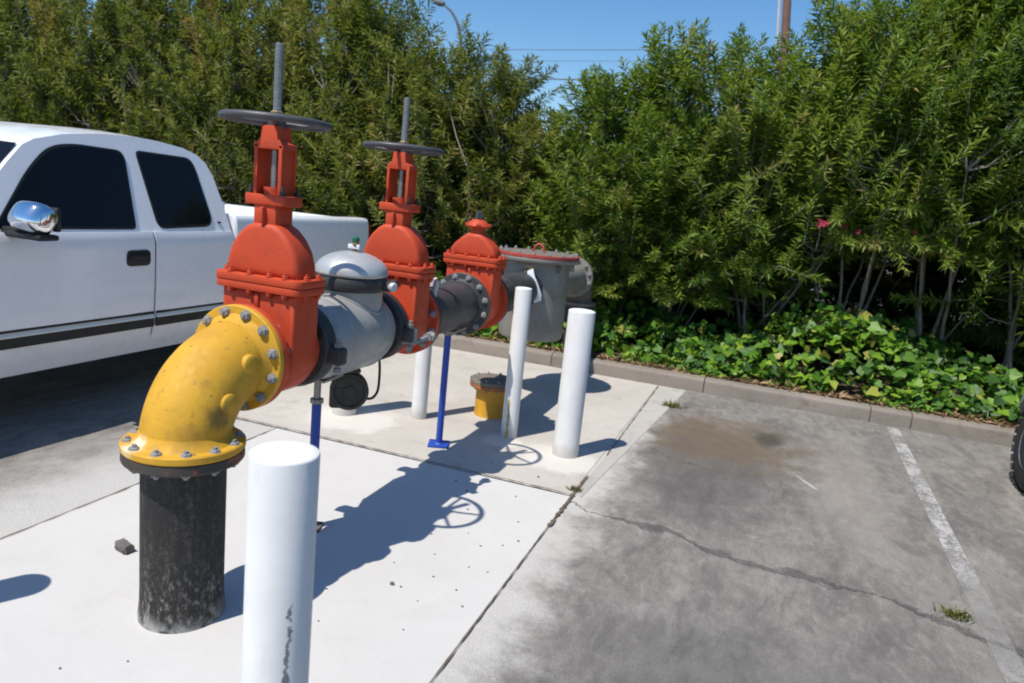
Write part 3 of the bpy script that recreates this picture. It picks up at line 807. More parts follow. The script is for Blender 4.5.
# ------------------------------------------------------------------ bollards
def bollard(name, x, y, h, r, label, mat, group):
    mb = MB()
    mb.lathe([(r + .001, -.06), (r, .02), (r, h - .006), (r - .0015, h - .002), (r - .004, h - .0005), (r - .005, h - .001)], n=48)
    o = mb.build(name, mat, None, 40, (x, y, .005))
    mb = MB(); mb.lathe([(r - .0055, h - .02)] + [((r - .0052) * c_, h - .0008 + (.009 if r > .07 else .005) * s_) for c_, s_ in ((1, 0), (.9, .45), (.66, .8), (.35, 1.0), (.05, 1.05))], n=40)
    mb.build('cap', M['bollard_cap'], o, 60)
    return tag(o, label, 'bollard', group)
M['bollard_cap'] = painted('painted_cement', (.74, .735, .72), (.68, .66, .63), .8, dirt=(.5, .44, .36), dirt_amt=.4, scale=14)
BG = 'white steel bollards round the pipes'
m_front = bollard_white('bollard_paint_peeled', dict(a=-.60, wob=.9, w=.30, z0=.1, z1=.58, zb=.36, c=(.27, .265, .27)))
m_scr = bollard_white('bollard_paint_scraped', dict(a=-1.55, wob=.5, w=.75, z0=-.02, z1=.26, zb=.24, c=(.55, .42, .13)))
m_plain = bollard_white('bollard_paint')
bollard('bollard', -1.0306, 1.417, .94, .084, 'stout white bollard nearest the camera with peeling paint near its foot', m_front, BG)
b2 = bollard('bollard', -1.051, 4.447, .962, .086, 'stout white bollard at the right corner of the tan slab', m_plain, BG)
bollard('bollard', -1.493, 4.5655, 1.04, .0565, 'thin white bollard with a yellow scrape at its foot', m_scr, BG)
bollard('bollard', -2.189, 4.562, 1.02, .056, 'thin white bollard behind the blue support post', m_plain, BG)
for (x_, y_, lab) in ((-2.665, 4.33, 'white bollard mostly hidden behind the dark round meter'), (-2.665, 1.315, 'white bollard on the left of the black riser pipe')):
    c_ = copy_tree(b2); c_.location = (x_, y_, .005); c_['label'] = lab
# tan mortar lump at foot of the thin bollard
# ------------------------------------------------------------------ debris
def rock(name, x, y, s, label, group=None, cat='stone', sub=2, sq=(1, .75, .6)):
    bm = bmesh.new(); bmesh.ops.create_icosphere(bm, subdivisions=sub, radius=1)
    sd = random.random() * 100
    for v in bm.verts:
        k = 1 + .25 * math.sin(v.co.x * 3 + sd) * math.cos(v.co.y * 2.5 + sd * 2) + random.uniform(-.1, .1)
        v.co *= k; v.co.x *= s * sq[0]; v.co.y *= s * sq[1]; v.co.z = max(v.co.z, -.55) * s * sq[2]
    mb = MB(); mb.add_bm(bm)
    o = mb.build(name, M['rock'], None, 30, (x, y, .006 + s * sq[2] * .5)); o.rotation_euler = (0, 0, random.uniform(-.4, .4))
    return tag(o, label, cat, group)
rk = MB(); rk.box((0, 0, 0), (.085, .045, .038), .009)
rk.v = [v + Vector((random.uniform(-.004, .004), random.uniform(-.004, .004), random.uniform(-.004, .004))) for v in rk.v]
o = rk.build('stone', M['rock'], None, 25, (-2.335, 2.145, .024)); o.rotation_euler = (.08, .05, -.25); tag(o, 'grey brick-shaped stone lying left of the black riser pipe', 'stone')
for (x_, y_, s_) in ((-1.24, 2.46, .014), (-1.20, 2.46, .006), (-1.26, 3.30, .007), (-1.20, 2.78, .005), (-1.05, 2.96, .006), (-.96, 3.02, .006), (-1.36, 3.52, .008), (-.99, 2.55, .006), (-1.05, 2.2, .005), (-1.47, 3.62, .007), (-1.08, 3.95, .009), (-1.35, 2.1, .005), (-.93, 2.75, .005), (-1.62, 1.5, .006), (-1.4, 4.0, .005), (-.98, 3.3, .006), (-.91, 3.1, .007), (-1.15, 3.05, .005), (-1.3, 2.95, .006), (-1.02, 2.75, .005), (-1.12, 2.6, .006), (-.92, 2.45, .006), (-1.32, 2.62, .005), (-1.45, 2.3, .006), (-1.75, 1.62, .005), (-1.9, 1.5, .006), (-1.1, 3.6, .007)):
    rock('pebble', x_, y_, s_, 'small dark pebble lying on the pale concrete slabs', 'dark pebbles on the slabs', 'pebble', 1)

# ------------------------------------------------------------------ vehicles
def side_shell(outline, hw, crown, cx, ts=(-1, -.965, -.88, -.6, -.25, .25, .6, .88, .965, 1)):
    """closed shell from a side outline (y, z); hw(z) gives half-width; crown lifts the middle"""
    vs = []; fs = []; n = len(outline); m_ = len(ts)
    for (y, z, cr, nose) in outline:
        for t in ts:
            w = hw(z)
            e = 1 - abs(t) ** 3
            vs.append((cx + w * t, y + nose * e, z + cr * crown * e))
    for i in range(n - 1):
        for k in range(m_ - 1):
            fs.append((i * m_ + k, i * m_ + k + 1, (i + 1) * m_ + k + 1, (i + 1) * m_ + k))
    fs.append(tuple(i * m_ for i in range(n))); fs.append(tuple(i * m_ + m_ - 1 for i in range(n - 1, -1, -1)))
    fs.append(tuple((n - 1) * m_ + k for k in range(m_)) + tuple(k for k in range(m_ - 1, -1, -1)))
    return vs, fs

def interp(tab):
    def f(z):
        if z <= tab[0][0]: return tab[0][1]
        for (a, b) in zip(tab, tab[1:]):
            if z <= b[0]: return a[1] + (b[1] - a[1]) * (z - a[0]) / (b[0] - a[0])
        return tab[-1][1]
    return f

def cut_arches(o, centres, r, cx, w, org):
    """cut wheel arches out of a body mesh (the cutter is thrown away)"""
    k = MB(org)
    for (y, z) in centres:
        for s_ in (-1, 1):
            k.cyl((cx + s_ * (w - .30), y, z), (cx + s_ * (w + .3), y, z), r, 40)
    co_ = k.build('cutter', None, o.parent)
    md = o.modifiers.new('arch', 'BOOLEAN'); md.object = co_; md.operation = 'DIFFERENCE'; md.solver = 'EXACT'
    bpy.context.view_layer.update()
    dg = bpy.context.evaluated_depsgraph_get()
    me = bpy.data.meshes.new_from_object(o.evaluated_get(dg))
    o.modifiers.clear(); old = o.data; o.data = me; me.name = old.name
    me.shade_smooth(); me.set_sharp_from_angle(angle=math.radians(30))
    bpy.data.objects.remove(co_)

def wheel(parent, org, x, y, r, s_, w=.24, spokes=6, rs=1.0):
    k = MB(org)
    k.lathe([(r * .62 * rs, -w / 2), (r * .80, -w / 2 - .004), (r * .93, -w / 2 + .012), (r, -w / 2 + .045), (r, w / 2 - .045), (r * .93, w / 2 - .012), (r * .80, w / 2 + .004), (r * .62 * rs, w / 2)], (x, y, r), (s_, 0, 0), 40)
    for q in range(30):                           # tread blocks
        a = 2 * PI * q / 30
        R_ = Matrix.Rotation(a, 3, 'X')
        for dx in (-.075, 0, .075):
            k.box(Vector((x + dx, y, r)) + R_ @ Vector((0, 0, r + .001)), (.055, .05, .012), .002, R=R_)
    wh = k.build('wheel', M['rubber'], parent)
    k = MB(org)
    k.lathe([(r * .64 * rs, w / 2 - .004), (r * .62 * rs, w / 2 + .004), (r * .58 * rs, w / 2 - .01), (r * .56 * rs, w / 2 - .05), (r * .2, w / 2 - .035), (.05, w / 2 - .02), (.04, w / 2 + .002), (.01, w / 2 + .004)], (x, y, r), (s_, 0, 0), 36)
    for q in range(spokes):
        a = 2 * PI * q / spokes; R_ = Matrix.Rotation(a, 3, 'X')
        k.box(Vector((x + s_ * (w / 2 - .03), y, r)) + R_ @ Vector((0, 0, r * .36 * rs)), (.03, .07, r * .46 * rs), .008, R=R_)
    k.build('rim', M['rim'], wh)

# ---- white pickup
TX = -4.895                                       # centre line
TO = (TX, 3.8, 0)
truck = empty('pickup_truck', TO, 'white extended-cab pickup truck with dark windows parked left of the pipes', 'truck')
hw_low = interp([(.30, .915), (.36, .935), (.42, .955), (.54, .985), (.66, .995), (.80, 1.0), (1.0, 1.002), (1.09, 1.002), (1.13, .996), (1.155, .985), (1.175, .962), (1.30, .93)])
hw_bed = interp([(.30, .915), (.36, .935), (.42, .955), (.54, .985), (.66, .995), (.80, 1.0), (1.0, .998), (1.18, .990), (1.25, .982), (1.275, .965), (1.285, .945)])
def T(): return MB(TO)
zs_side = [.33, .36, .40, .46, .54, .62, .70, .80, .92, 1.02, 1.10, 1.15, 1.175]
def low_loft(y0, tops, hw, zbot=.33):
    """lower body as a stack of side rows along y; tops: list of (y, z_top, inset)"""
    mb = T(); vs = []; fs = []; rows = 14
    for (y, zt, ins) in tops:
        ring = []
        for i in range(rows):
            z = zbot + (zt - zbot) * i / (rows - 1)
            ring.append((TX + hw(z) - ins - (.03 if i == rows - 1 else 0), y, z))
        ring.append((TX + hw(zt) * .8, y, zt + .012))
        ring.append((TX, y, zt + .03))
        ring.append((TX - hw(zt) * .8, y, zt + .012))
        for i in range(rows - 1, -1, -1):
            z = zbot + (zt - zbot) * i / (rows - 1)
            ring.append((TX - hw(z) + ins + (.03 if i == rows - 1 else 0), y, z))
        vs += ring
    n = len(ring)
    for j in range(len(tops) - 1):
        for i in range(n):
            a = j * n + i; b_ = j * n + (i + 1) % n
            fs.append((a, b_, b_ + n, a + n))
    fs.append(tuple(range(n))); fs.append(tuple((len(tops) - 1) * n + i for i in range(n)))
    mb.add(vs, fs); return mb
body = low_loft(0, [(.98, .86, .16), (1.01, .95, .09), (1.08, 1.0, .05), (1.25, 1.04, .015), (1.6, 1.07, 0), (2.2, 1.11, 0), (2.42, 1.165, 0), (3.0, 1.17, 0), (3.8, 1.172, 0), (4.585, 1.172, 0), (4.605, 1.17, .012)], hw_low).build('body', M['truck'], truck, 30)
YAF, YAR = 1.87, 5.50
cut_arches(body, [(YAF, .42)], .46, TX, .98, TO)
# cab (greenhouse)
hw_cab = lambda z: .965 - .38 * (z - 1.17) if z < 1.74 else .7484 - .9 * (z - 1.74)
outl = [(2.34, 1.10, 0, -.10), (2.60, 1.255, 0, -.10), (2.83, 1.420, 0, -.09), (2.965, 1.545, .1, -.07), (3.075, 1.640, .4, -.05), (3.16, 1.680, .8, -.03), (3.36, 1.728, 1, 0), (3.62, 1.760, 1, 0), (3.9, 1.774, 1, 0), (4.15, 1.764, 1, 0), (4.33, 1.742, .9, 0), (4.45, 1.705, .7, .01), (4.52, 1.65, .3, .02), (4.56, 1.56, 0, .03), (4.59, 1.35, 0, .03), (4.60, 1.12, 0, .02)]
vs, fs = side_shell(outl, hw_cab, .026, TX)
k = T(); k.add(vs, fs); cab = k.build('cab', M['truck'], truck, 38)
def cab_pt(y, z, off, s_=1): return (TX + s_ * (.965 - .38 * (z - 1.17) + off * .935), y, z + off * .355)
w_front = round_poly([(2.78, 1.182), (3.695, 1.182), (3.765, 1.664), (3.40, 1.664), (3.24, 1.632), (3.07, 1.50)], [.02, .03, .07, .10, .10, .2], 5)
w_rear = round_poly([(3.905, 1.188), (4.415, 1.205), (4.372, 1.662), (3.885, 1.672)], [.06, .09, .07, .04], 5)
def grow(poly, d):
    c0 = Vector((sum(p[0] for p in poly) / len(poly), sum(p[1] for p in poly) / len(poly)))
    return [tuple(Vector(p) + (Vector(p) - c0).normalized() * d) for p in poly]
for s_ in (1, -1):
    for nm, poly in (('side_window', w_front), ('quarter_window', w_rear)):
        k = T(); k.prism(grow(poly, .016), .0, .005, lambda u, v, t: cab_pt(u, v, t, s_)); tr_ = k.build('window_seal', M['trim'], cab)
        k = T(); k.prism(poly, .002, .009, lambda u, v, t: cab_pt(u, v, t, s_), .002, 1); k.build(nm, M['glass'], cab)
# windshield and rear glass
def ws_pt(u, v, t):                                # u across (-1..1), v up the slope (0..1)
    row = [outl[0], outl[1], outl[2], outl[3], (3.07, 1.636, .38, -.051)]
    q = min(v * 4, 3.9999); i = int(q); f = q - i
    y, z, cr, no = [row[i][c_] * (1 - f) + row[i + 1][c_] * f for c_ in range(4)]
    w = hw_cab(z); uu = u * .968; e = 1 - abs(uu) ** 3
    return (TX + uu * w, y + no * e - t * .55, z + cr * .026 * e + t * .83)
vs = []; fs = []; nu, nv = 24, 12
k = T()
for j in range(nv + 1):
    for i in range(nu + 1): vs.append(ws_pt(-1 + 2 * i / nu, .08 + .92 * j / nv, .010))
for j in range(nv):
    for i in range(nu):
        a = j * (nu + 1) + i; fs.append((a, a + 1, a + nu + 2, a + nu + 1))
k.add(vs, fs); k.build('windshield', M['glass'], cab)
k = T(); k.box((TX, 4.60, 1.44), (1.2, .03, .30), .01); k.build('rear_window', M['glass'], cab)
# door and rear-panel skins, 7 mm proud so that a real gap shows between them
def skin(y0, y1, z0, z1, off, nz=14, ny=6, s_=1, bend=0.0):
    vs = []; fs = []
    for layer in (off, -.01):
        for j in range(nz + 1):
            z = z0 + (z1 - z0) * j / nz
            for i in range(ny + 1):
                y = y0 + (y1 - y0) * i / ny
                if bend and i == ny: y += bend * math.sin((z - z0) / (z1 - z0) * PI)
                if bend and i == 0 and bend < 0: pass
                e = .006 if (j in (0, nz) or i in (0, ny)) and layer == off else 0
                vs.append((TX + s_ * (hw_low(z) + layer - e), y, z))
    N = (nz + 1) * (ny + 1)
    for j in range(nz):
        for i in range(ny):
            a = j * (ny + 1) + i; q = (a, a + 1, a + ny + 2, a + ny + 1)
            fs.append(q); fs.append(tuple(x + N for x in q[::-1]))
    for j in range(nz):
        for i in (0, ny):
            a = j * (ny + 1) + i; b_ = a + ny + 1; fs.append((a, b_, b_ + N, a + N))
    for i in range(ny):
        for j in (0, nz):
            a = j * (ny + 1) + i; fs.append((a, a + 1, a + 1 + N, a + N))
    k = T(); k.add(vs, fs); return k
for s_ in (1, -1):
    dr = skin(2.47, 3.822, .405, 1.16, .012, s_=s_).build('door', M['truck'], truck, 30)
    rp = skin(3.836, 4.592, .405, 1.16, .012, s_=s_).build('rear_door', M['truck'], truck, 30)
    skin(3.823, 3.835, .41, 1.155, .002, s_=s_).build('door_gap_shade', M['trim'], truck, 30)  # dark strip added behind the door gap, standing in for its shade
    for (par, a, b_) in ((dr, 2.48, 3.818), (rp, 3.839, 4.588)):
        k = T()
        k.prism([(.515, 0), (.57, 0), (.574, .008), (.570, .012), (.516, .012), (.512, .008)], a, b_, lambda u, v, t: (TX + s_ * (hw_low(.54) + .011 + v), t, u)); k.build('side_moulding', M['trim'], par)
        k = T()
        k.prism([(.576, 0), (.601, 0), (.581, .017), (.576, .017)], a, b_, lambda u, v, t: (TX + s_ * (hw_low(.585) + .0125 + v), t, u)); k.build('bright_strip', M['gold'], par)
        k = T()
        k.prism([(.602, 0), (.618, 0), (.616, .004), (.604, .006)], a, b_, lambda u, v, t: (TX + s_ * (hw_low(.61) + .0125 + v), t, u)); k.build('dark_strip', M['trim'], par)
    k = T(); hp = round_poly([(3.585, .938), (3.775, .938), (3.775, 1.042), (3.585, 1.042)], .036, 5)
    k.prism(hp, 0, .012, lambda u, v, t: (TX + s_ * (hw_low(v) + .008 + t), u, v), .004, 2); hd = k.build('door_handle', M['trim'], dr)
    k = T(); k.box((TX + s_ * (hw_low(1.0) + .026), 3.68, .998), (.018, .15, .036), .01); k.build('handle_grip', M['trim'], hd)
    k = T(); k.box((TX + s_ * (hw_cab(1.222) + .003), 4.49, 1.222), (.012, .03, .014), .003); k.build('cab_badge', M['trim'], cab)
    # mirrors
    mp = Vector((TX + s_ * 1.18, 2.83, 1.255))
    k = T()
    bm = bmesh.new(); bmesh.ops.create_uvsphere(bm, u_segments=32, v_segments=20, radius=1)
    sg = lambda v, e: math.copysign(abs(v) ** e, v)
    for v in bm.verts:
        x_, y_, z_ = v.co
        v.co = Vector((sg(x_, .62) * .128 + .0, y_ * .085, sg(z_, .62) * .088))
    k.add_bm(bm, Matrix.Translation(mp) @ Matrix.Rotation(-.10 * s_, 4, 'Z') @ Matrix.Rotation(-.55, 4, 'X'))
    mr = k.build('mirror', M['chrome'], truck, 60)
    k = T(); k.box(mp + Vector((-.01 * s_, .0, -.094)), (.26, .12, .032), .012); k.box(mp + Vector((-.15 * s_, .02, -.085)), (.20, .08, .045), .012)
    k.box(mp + Vector((0, .078, -.0)), (.19, .03, .13), .01)
    k.build('mirror_base', M['trim'], mr)
# bed: open box with thick rails
k = T()
zz = [.36, .42, .54, .66, .80, 1.0, 1.18, 1.25, 1.275, 1.285]
prof = [(hw_bed(z), z) for z in zz] + [(.865, 1.285), (.86, 1.27), (.86, .72)]
ring = prof + [(-x_, z_) for (x_, z_) in prof[::-1]]
vs = []; fs = []
ystn = [(4.632, .012), (4.645, 0), (5.5, 0), (6.55, 0), (6.615, .006), (6.645, .03), (6.655, .07)]
for (y, ins) in ystn:
    for (x_, z_) in ring:
        sx = 1 if x_ > 0 else -1
        vs.append((TX + (x_ - sx * ins if abs(x_) > .9 else x_), y, z_ - (ins * .6 if z_ > 1.2 else 0)))
n = len(ring)
for j in range(len(ystn) - 1):
    for i in range(n):
        a = j * n + i; b_ = j * n + (i + 1) % n; fs.append((a, b_, b_ + n, a + n))
fs.append(tuple(range(n))); fs.append(tuple((len(ystn) - 1) * n + i for i in range(n)))
k.add(vs, fs)
bed = k.build('bed', M['truck'], truck, 30)
cut_arches(bed, [(YAR, .42)], .46, TX, .98, TO)
k = T(); k.box((TX, 4.66, .98), (1.70, .05, .56), .008); k.build('bed_front_wall', M['truck'], truck)
k = T(); k.box((TX, 6.62, .97), (1.66, .07, .58), .015); k.build('tailgate', M['truck'], truck)
for s_ in (1, -1):
    k = T(); k.box((TX + s_ * .93, 6.645, 1.02), (.10, .05, .40), .012); k.build('taillight', M['lamp_red'], truck)
    k = T(); k.box((TX + s_ * .70, .985, .86), (.36, .06, .15), .02); k.build('headlight', M['lamp_clear'], truck)
k = T(); k.box((TX, 6.74, .55), (1.9, .14, .2), .03); k.build('bumper', M['chrome'], truck)
k = T(); k.box((TX, .93, .55), (1.92, .16, .26), .05); k.build('bumper', M['chrome'], truck)
k = T(); k.box((TX, .985, .84), (.98, .05, .20), .02)
for q in range(3): k.box((TX, .958, .78 + q * .06), (.94, .012, .014), .003)
k.build('grille', M['trim'], truck)
for yy in (YAF, YAR):
    for s_ in (1, -1): wheel(truck, TO, TX + s_ * .86, yy, .375, s_)
k = T(); k.box((TX, 3.7, .36), (.9, 5.0, .16), .02); k.build('chassis', M['trim'], truck)

# ---- silver car at the right edge, nose to the kerb
CX = 2.72; CO = (CX, 4.2, 0)
car = empty('parked_car', CO, 'silver car parked nose to the kerb at the right edge, tyre showing', 'car')
hw_c = interp([(.16, .80), (.25, .85), (.45, .875), (.70, .88), (.86, .865), (.95, .835), (1.42, .60), (1.5, .5)])
def C_(): return MB(CO)
o_low = [(2.02, .22, 0, -.04), (1.96, .45, 0, -.12), (1.98, .72, 0, -.12), (2.06, .90, .5, -.10), (2.5, .965, 1, 0), (4.9, .945, 1, 0), (5.35, .90, 1, 0), (5.72, .80, 1, .05), (5.90, .68, .5, .25), (5.95, .50, 0, .30), (5.93, .22, 0, .28)]
vs, fs = side_shell(o_low, hw_c, .04, CX)
k = C_(); k.add(vs, fs); cb = k.build('body', M['car'], car, 40)
cut_arches(cb, [(5.64, .32), (2.95, .32)], .375, CX, .88, CO)
o_top = [(2.25, .93, 0, -.05), (2.6, 1.20, .3, -.06), (2.95, 1.40, .8, -.03), (3.3, 1.455, 1, 0), (3.8, 1.46, 1, 0), (4.15, 1.40, .8, .03), (4.5, 1.23, .3, .08), (4.98, .93, 0, .10)]
vs, fs = side_shell(o_top, lambda z: .84 - .42 * (z - .93), .035, CX)
k = C_(); k.add(vs, fs); rf = k.build('roof', M['car'], car, 40)
for (rows_, nm, sg_) in ((o_top[4:], 'windshield', 1), (o_top[:3], 'rear_window', -1)):
    vs = []; fs = []; nu, nv = 16, 8
    for j in range(nv + 1):
        q = min((.06 + .88 * j / nv) * (len(rows_) - 1), len(rows_) - 1.0001); i0 = int(q); f_ = q - i0
        y, z, cr, no = [rows_[i0][c_] * (1 - f_) + rows_[i0 + 1][c_] * f_ for c_ in range(4)]
        for i in range(nu + 1):
            u = (-1 + 2 * i / nu) * .93; e = 1 - abs(u) ** 3
            vs.append((CX + (.84 - .42 * (z - .93)) * u, y + no * e + sg_ * .007, z + cr * .035 * e + .014))
    for j in range(nv):
        for i in range(nu):
            a = j * (nu + 1) + i; fs.append((a, a + 1, a + nu + 2, a + nu + 1))
    k = C_(); k.add(vs, fs); k.build(nm, M['glass'], rf)
for s_ in (1, -1):
    k = C_(); k.prism(round_poly([(2.62, .965), (4.62, .965), (4.18, 1.33), (3.75, 1.39), (3.2, 1.385), (2.85, 1.30)], .06), .001, .007, lambda u, v, t: (CX + s_ * (.84 - .42 * (v - .93) + t), u, v)); k.build('side_window', M['glass'], rf)
    k = C_(); k.box((CX + s_ * .62, 6.03, .66), (.34, .12, .14), .04, -s_ * .5); k.build('headlight', M['lamp_clear'], car)
    for yy in (5.64, 2.95): wheel(car, CO, CX + s_ * .755, yy, .325, s_, .21, 5, .8)
    k = C_(); k.box((CX + s_ * .97, 4.55, 1.0), (.2, .1, .13), .04); k.build('mirror', M['car'], car)
    k = C_(); k.box((CX + s_ * .885, 3.95, .80), (.02, .16, .03), .008); k.build('door_handle', M['car'], car)
k = C_(); k.box((CX, 6.235, .42), (1.0, .05, .16), .02); k.build('grille', M['trim'], car)

# ------------------------------------------------------------------ foliage
def leaves_mesh(name, base, d, up, L, Wd, var, mat, fold=.25, droop=0.0, shape='lance'):
    """one mesh holding many leaves; all arrays are numpy (n,3)/(n,)"""
    n = len(base)
    d = d / np.linalg.norm(d, axis=1, keepdims=True)
    w = np.cross(d, up); wn = np.linalg.norm(w, axis=1, keepdims=True); w = w / np.maximum(wn, 1e-6)
    nn = np.cross(w, d)
    L = L[:, None]; Wd = Wd[:, None]
    if shape == 'lance':
        tip = base + d * L - nn * L * droop
        mid = base + d * L * .45
        P = np.stack([base, mid + w * Wd / 2 + nn * Wd * fold, tip, mid - w * Wd / 2 + nn * Wd * fold], 1)
        tri = [(0, 1, 2), (0, 2, 3)]
    else:                                            # lobed ivy leaf
        outl_ = [(0.0, 0.0), (-.14, .40), (.30, .58), (.52, .40), (1.0, 0.0), (.52, -.40), (.30, -.58), (-.14, -.40)]
        pts_ = []
        for (a, b_) in outl_:
            pts_.append(base + d * L * a + w * Wd * b_ + nn * L * (fold * abs(b_) - droop * max(a, 0) ** 2))
        P = np.stack(pts_, 1)
        tri = [(0, 1, 2), (0, 2, 3), (0, 3, 4), (0, 4, 5), (0, 5, 6), (0, 6, 7)]
    m_ = P.shape[1]
    V = P.reshape(-1, 3)
    F = (np.arange(n)[:, None, None] * m_ + np.array(tri)[None]).reshape(-1, 3)
    me = bpy.data.meshes.new(name)
    me.vertices.add(len(V)); me.vertices.foreach_set('co', V.astype(np.float32).ravel())
    me.loops.add(F.size); me.loops.foreach_set('vertex_index', F.astype(np.int32).ravel())
    me.polygons.add(len(F)); me.polygons.foreach_set('loop_start', np.arange(0, F.size, 3, dtype=np.int32))
    try: me.polygons.foreach_set('loop_total', np.full(len(F), 3, dtype=np.int32))
    except Exception: pass
    me.update(calc_edges=True)
    at = me.attributes.new('var', 'FLOAT', 'POINT')
    at.data.foreach_set('value', np.repeat(np.clip(var, 0, 1), m_).astype(np.float32))
    me.materials.append(mat)
    return me

def shrub_meshes(seed, H, R, nshoot, z_low, leaf, ncane=12, dense=1.0):
    """oleander: canes from the ground, upright shoots clothed in whorls of narrow leaves"""
    r = np.random.default_rng(seed); rr = random.Random(seed)
    bases = []; dirs = []; ups = []; Ls = []; Ws = []; vv = []
    wood = MB()
    canes = []
    for i in range(ncane):
        a = r.uniform(0, 2 * PI); tilt = r.uniform(.08, .42); hh = H * r.uniform(.45, .68)
        p = [Vector((r.uniform(-.22, .22), r.uniform(-.18, .18), -.05))]
        dirv = Vector((math.cos(a) * math.sin(tilt), math.sin(a) * math.sin(tilt), math.cos(tilt)))
        nseg = 9
        for s_ in range(nseg):
            dirv = (dirv + Vector((r.normal(0, .09), r.normal(0, .09), .06))).normalized()
            p.append(p[-1] + dirv * hh / nseg)
        r0 = r.uniform(.012, .026)
        wood.tube(p, [r0 * (1 - .75 * q / nseg) for q in range(nseg + 1)], 6)
        canes.append(p)
    tops = []
    clumps = [(r.uniform(0, 2 * PI), r.uniform(.15, 1) ** .5, r.uniform(0, 1), r.uniform(-.2, .22)) for _ in range(26)]
    for i in range(nshoot):
        if i % 5 == 4 and r.random() < .3: continue
        ca, cr, cz, ctone = clumps[r.integers(len(clumps))]
        zf = np.clip(cz + r.normal(0, .16), 0, 1)
        z = z_low + (H - .35 - z_low) * zf
        env = R * (1 - .42 * max(0, zf - .45) / .55) * (.80 + .2 * min(1, zf / .25))
        a = ca + r.normal(0, .45); rad = env * min(1.05, max(.05, cr + r.normal(0, .16)))
        s0 = np.array([rad * math.cos(a), rad * math.sin(a), z])
        out = np.array([math.cos(a), math.sin(a), 0])
        dv = out * r.uniform(.1, .75) * (1.15 - zf * .7) + np.array([r.normal(0, .30), r.normal(0, .30), r.uniform(.25, 1.1)])
        if zf < .18 and r.random() < .5: dv[2] *= -.25
        dv /= np.linalg.norm(dv)
        Lsh = r.uniform(.35, .75)
        # connect to the nearest cane point below
        if i % 3 == 0:
            best = None; S = Vector(s0)
            for p in canes:
                for q in p[3:]:
                    if q.z < z - .05:
                        dd = (q - S).length
                        if best is None or dd < best[0]: best = (dd, q)
            if best and best[0] < 1.3:
                q = best[1]; mid = (q + S) / 2 + Vector((0, 0, -.06)); wood.tube([q, mid, S, S + Vector(dv) * Lsh * .9], [.009, .007, .005, .002], 5)
        step = .032 / dense; nw = int(Lsh / step)
        tone = np.clip(.42 + 1.25 * ctone + r.normal(0, .15), 0, .95)
        bend = np.array([r.normal(0, .1), r.normal(0, .1), .12])
        ph = r.uniform(0, 6.28)
        for k in range(nw):
            t = k / nw
            d2 = dv + bend * t; d2 = d2 / np.linalg.norm(d2)
            pos = s0 + d2 * Lsh * t
            u = np.cross(d2, [0.3, 0.2, .9]); u /= np.linalg.norm(u); w = np.cross(d2, u)
            open_ = 1.15 - .75 * t
            for j in range(3):
                an = ph + k * 1.05 + j * 2.094 + r.normal(0, .2)
                rad_ = u * math.cos(an) + w * math.sin(an)
                ld = d2 * math.cos(open_) + rad_ * math.sin(open_) + r.normal(0, .22, 3) - np.array([0, 0, .22 * r.random()])
                bases.append(pos + rad_ * .004); dirs.append(ld); ups.append(d2 + r.normal(0, .25, 3))
                Ls.append(r.uniform(.08, .145) * (1 - .35 * max(0, t - .7) / .3)); Ws.append(r.uniform(.018, .027))
                vv.append(tone + .22 * (t - .5) + r.normal(0, .09) + (.5 if r.random() < .02 else 0))
    me = leaves_mesh('foliage', np.array(bases), np.array(dirs), np.array(ups), np.array(Ls), np.array(Ws), np.array(vv), leaf, .18, .22)
    wo = wood.build('trunk', M['bark'], None, 60); wm = wo.data; bpy.data.objects.remove(wo)
    return me, wm

protoG = [shrub_meshes(100 + i, 3.9, 1.0, 520, zl, M['leaf_green'], 7) for i, zl in enumerate((.9, 1.05, 1.5, .55))]
protoO = [shrub_meshes(200 + i, 3.9, 1.05, 400, .5, M['leaf_olive'], 10) for i in range(3)]
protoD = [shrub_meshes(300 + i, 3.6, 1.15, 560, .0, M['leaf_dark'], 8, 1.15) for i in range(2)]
def shrub(proto, x, y, h, label, group, rz, wide=1.0):
    s_ = h / 4.15
    t = empty('oleander_shrub', (x, y, .18), label, 'shrub', group, rz); t.scale = (wide, wide, s_)
    link_mesh('foliage', proto[0], t); link_mesh('trunk', proto[1], t)
    return t
G_ = 'oleander shrubs in the hedge behind the kerb'
row = [  # x, y, height, kind, proto, label
    (-13.2, 9.6, 4.6, 'O', 0), (-11.9, 9.2, 4.3, 'O', 1), (-10.7, 9.4, 4.5, 'O', 2), (-9.5, 9.1, 4.2, 'O', 0), (-8.35, 9.3, 4.55, 'O', 1),
    (-7.25, 9.0, 4.25, 'O', 2), (-6.2, 9.2, 4.5, 'O', 0), (-5.3, 9.0, 3.95, 'O', 1), (-4.4, 8.7, 3.42, 'O', 2), (-3.6, 8.7, 3.2, 'O', 1),
    (-2.9, 9.0, 2.5, 'O', 0),
    (-1.6, 8.5, 3.0, 'G', 0), (-.95, 8.5, 3.35, 'G', 1), (-.05, 8.5, 3.42, 'G', 0), (.85, 8.5, 3.85, 'G', 2), (1.75, 8.55, 4.2, 'G', 2), (2.55, 8.45, 4.1, 'G', 3), (3.5, 8.5, 4.2, 'G', 1), (4.6, 8.5, 4.1, 'G', 1)]
lab_O = ['olive green oleander shrub at the far left end of the hedge', 'tall olive oleander shrub second from the left end of the hedge', 'tall olive oleander shrub third from the left end of the hedge',
         'olive oleander shrub behind the front of the truck cab', 'tall olive oleander shrub behind the truck cab roof', 'olive oleander shrub behind the rear of the truck cab',
         'tall olive oleander shrub behind the front red handwheel', 'olive oleander shrub behind the gap between the two handwheels', 'yellowish oleander shrub behind the second red handwheel',
         'yellowish oleander shrub left of the sky gap beneath the street lamp', 'low olive oleander shrub standing in the sky gap of the hedge']
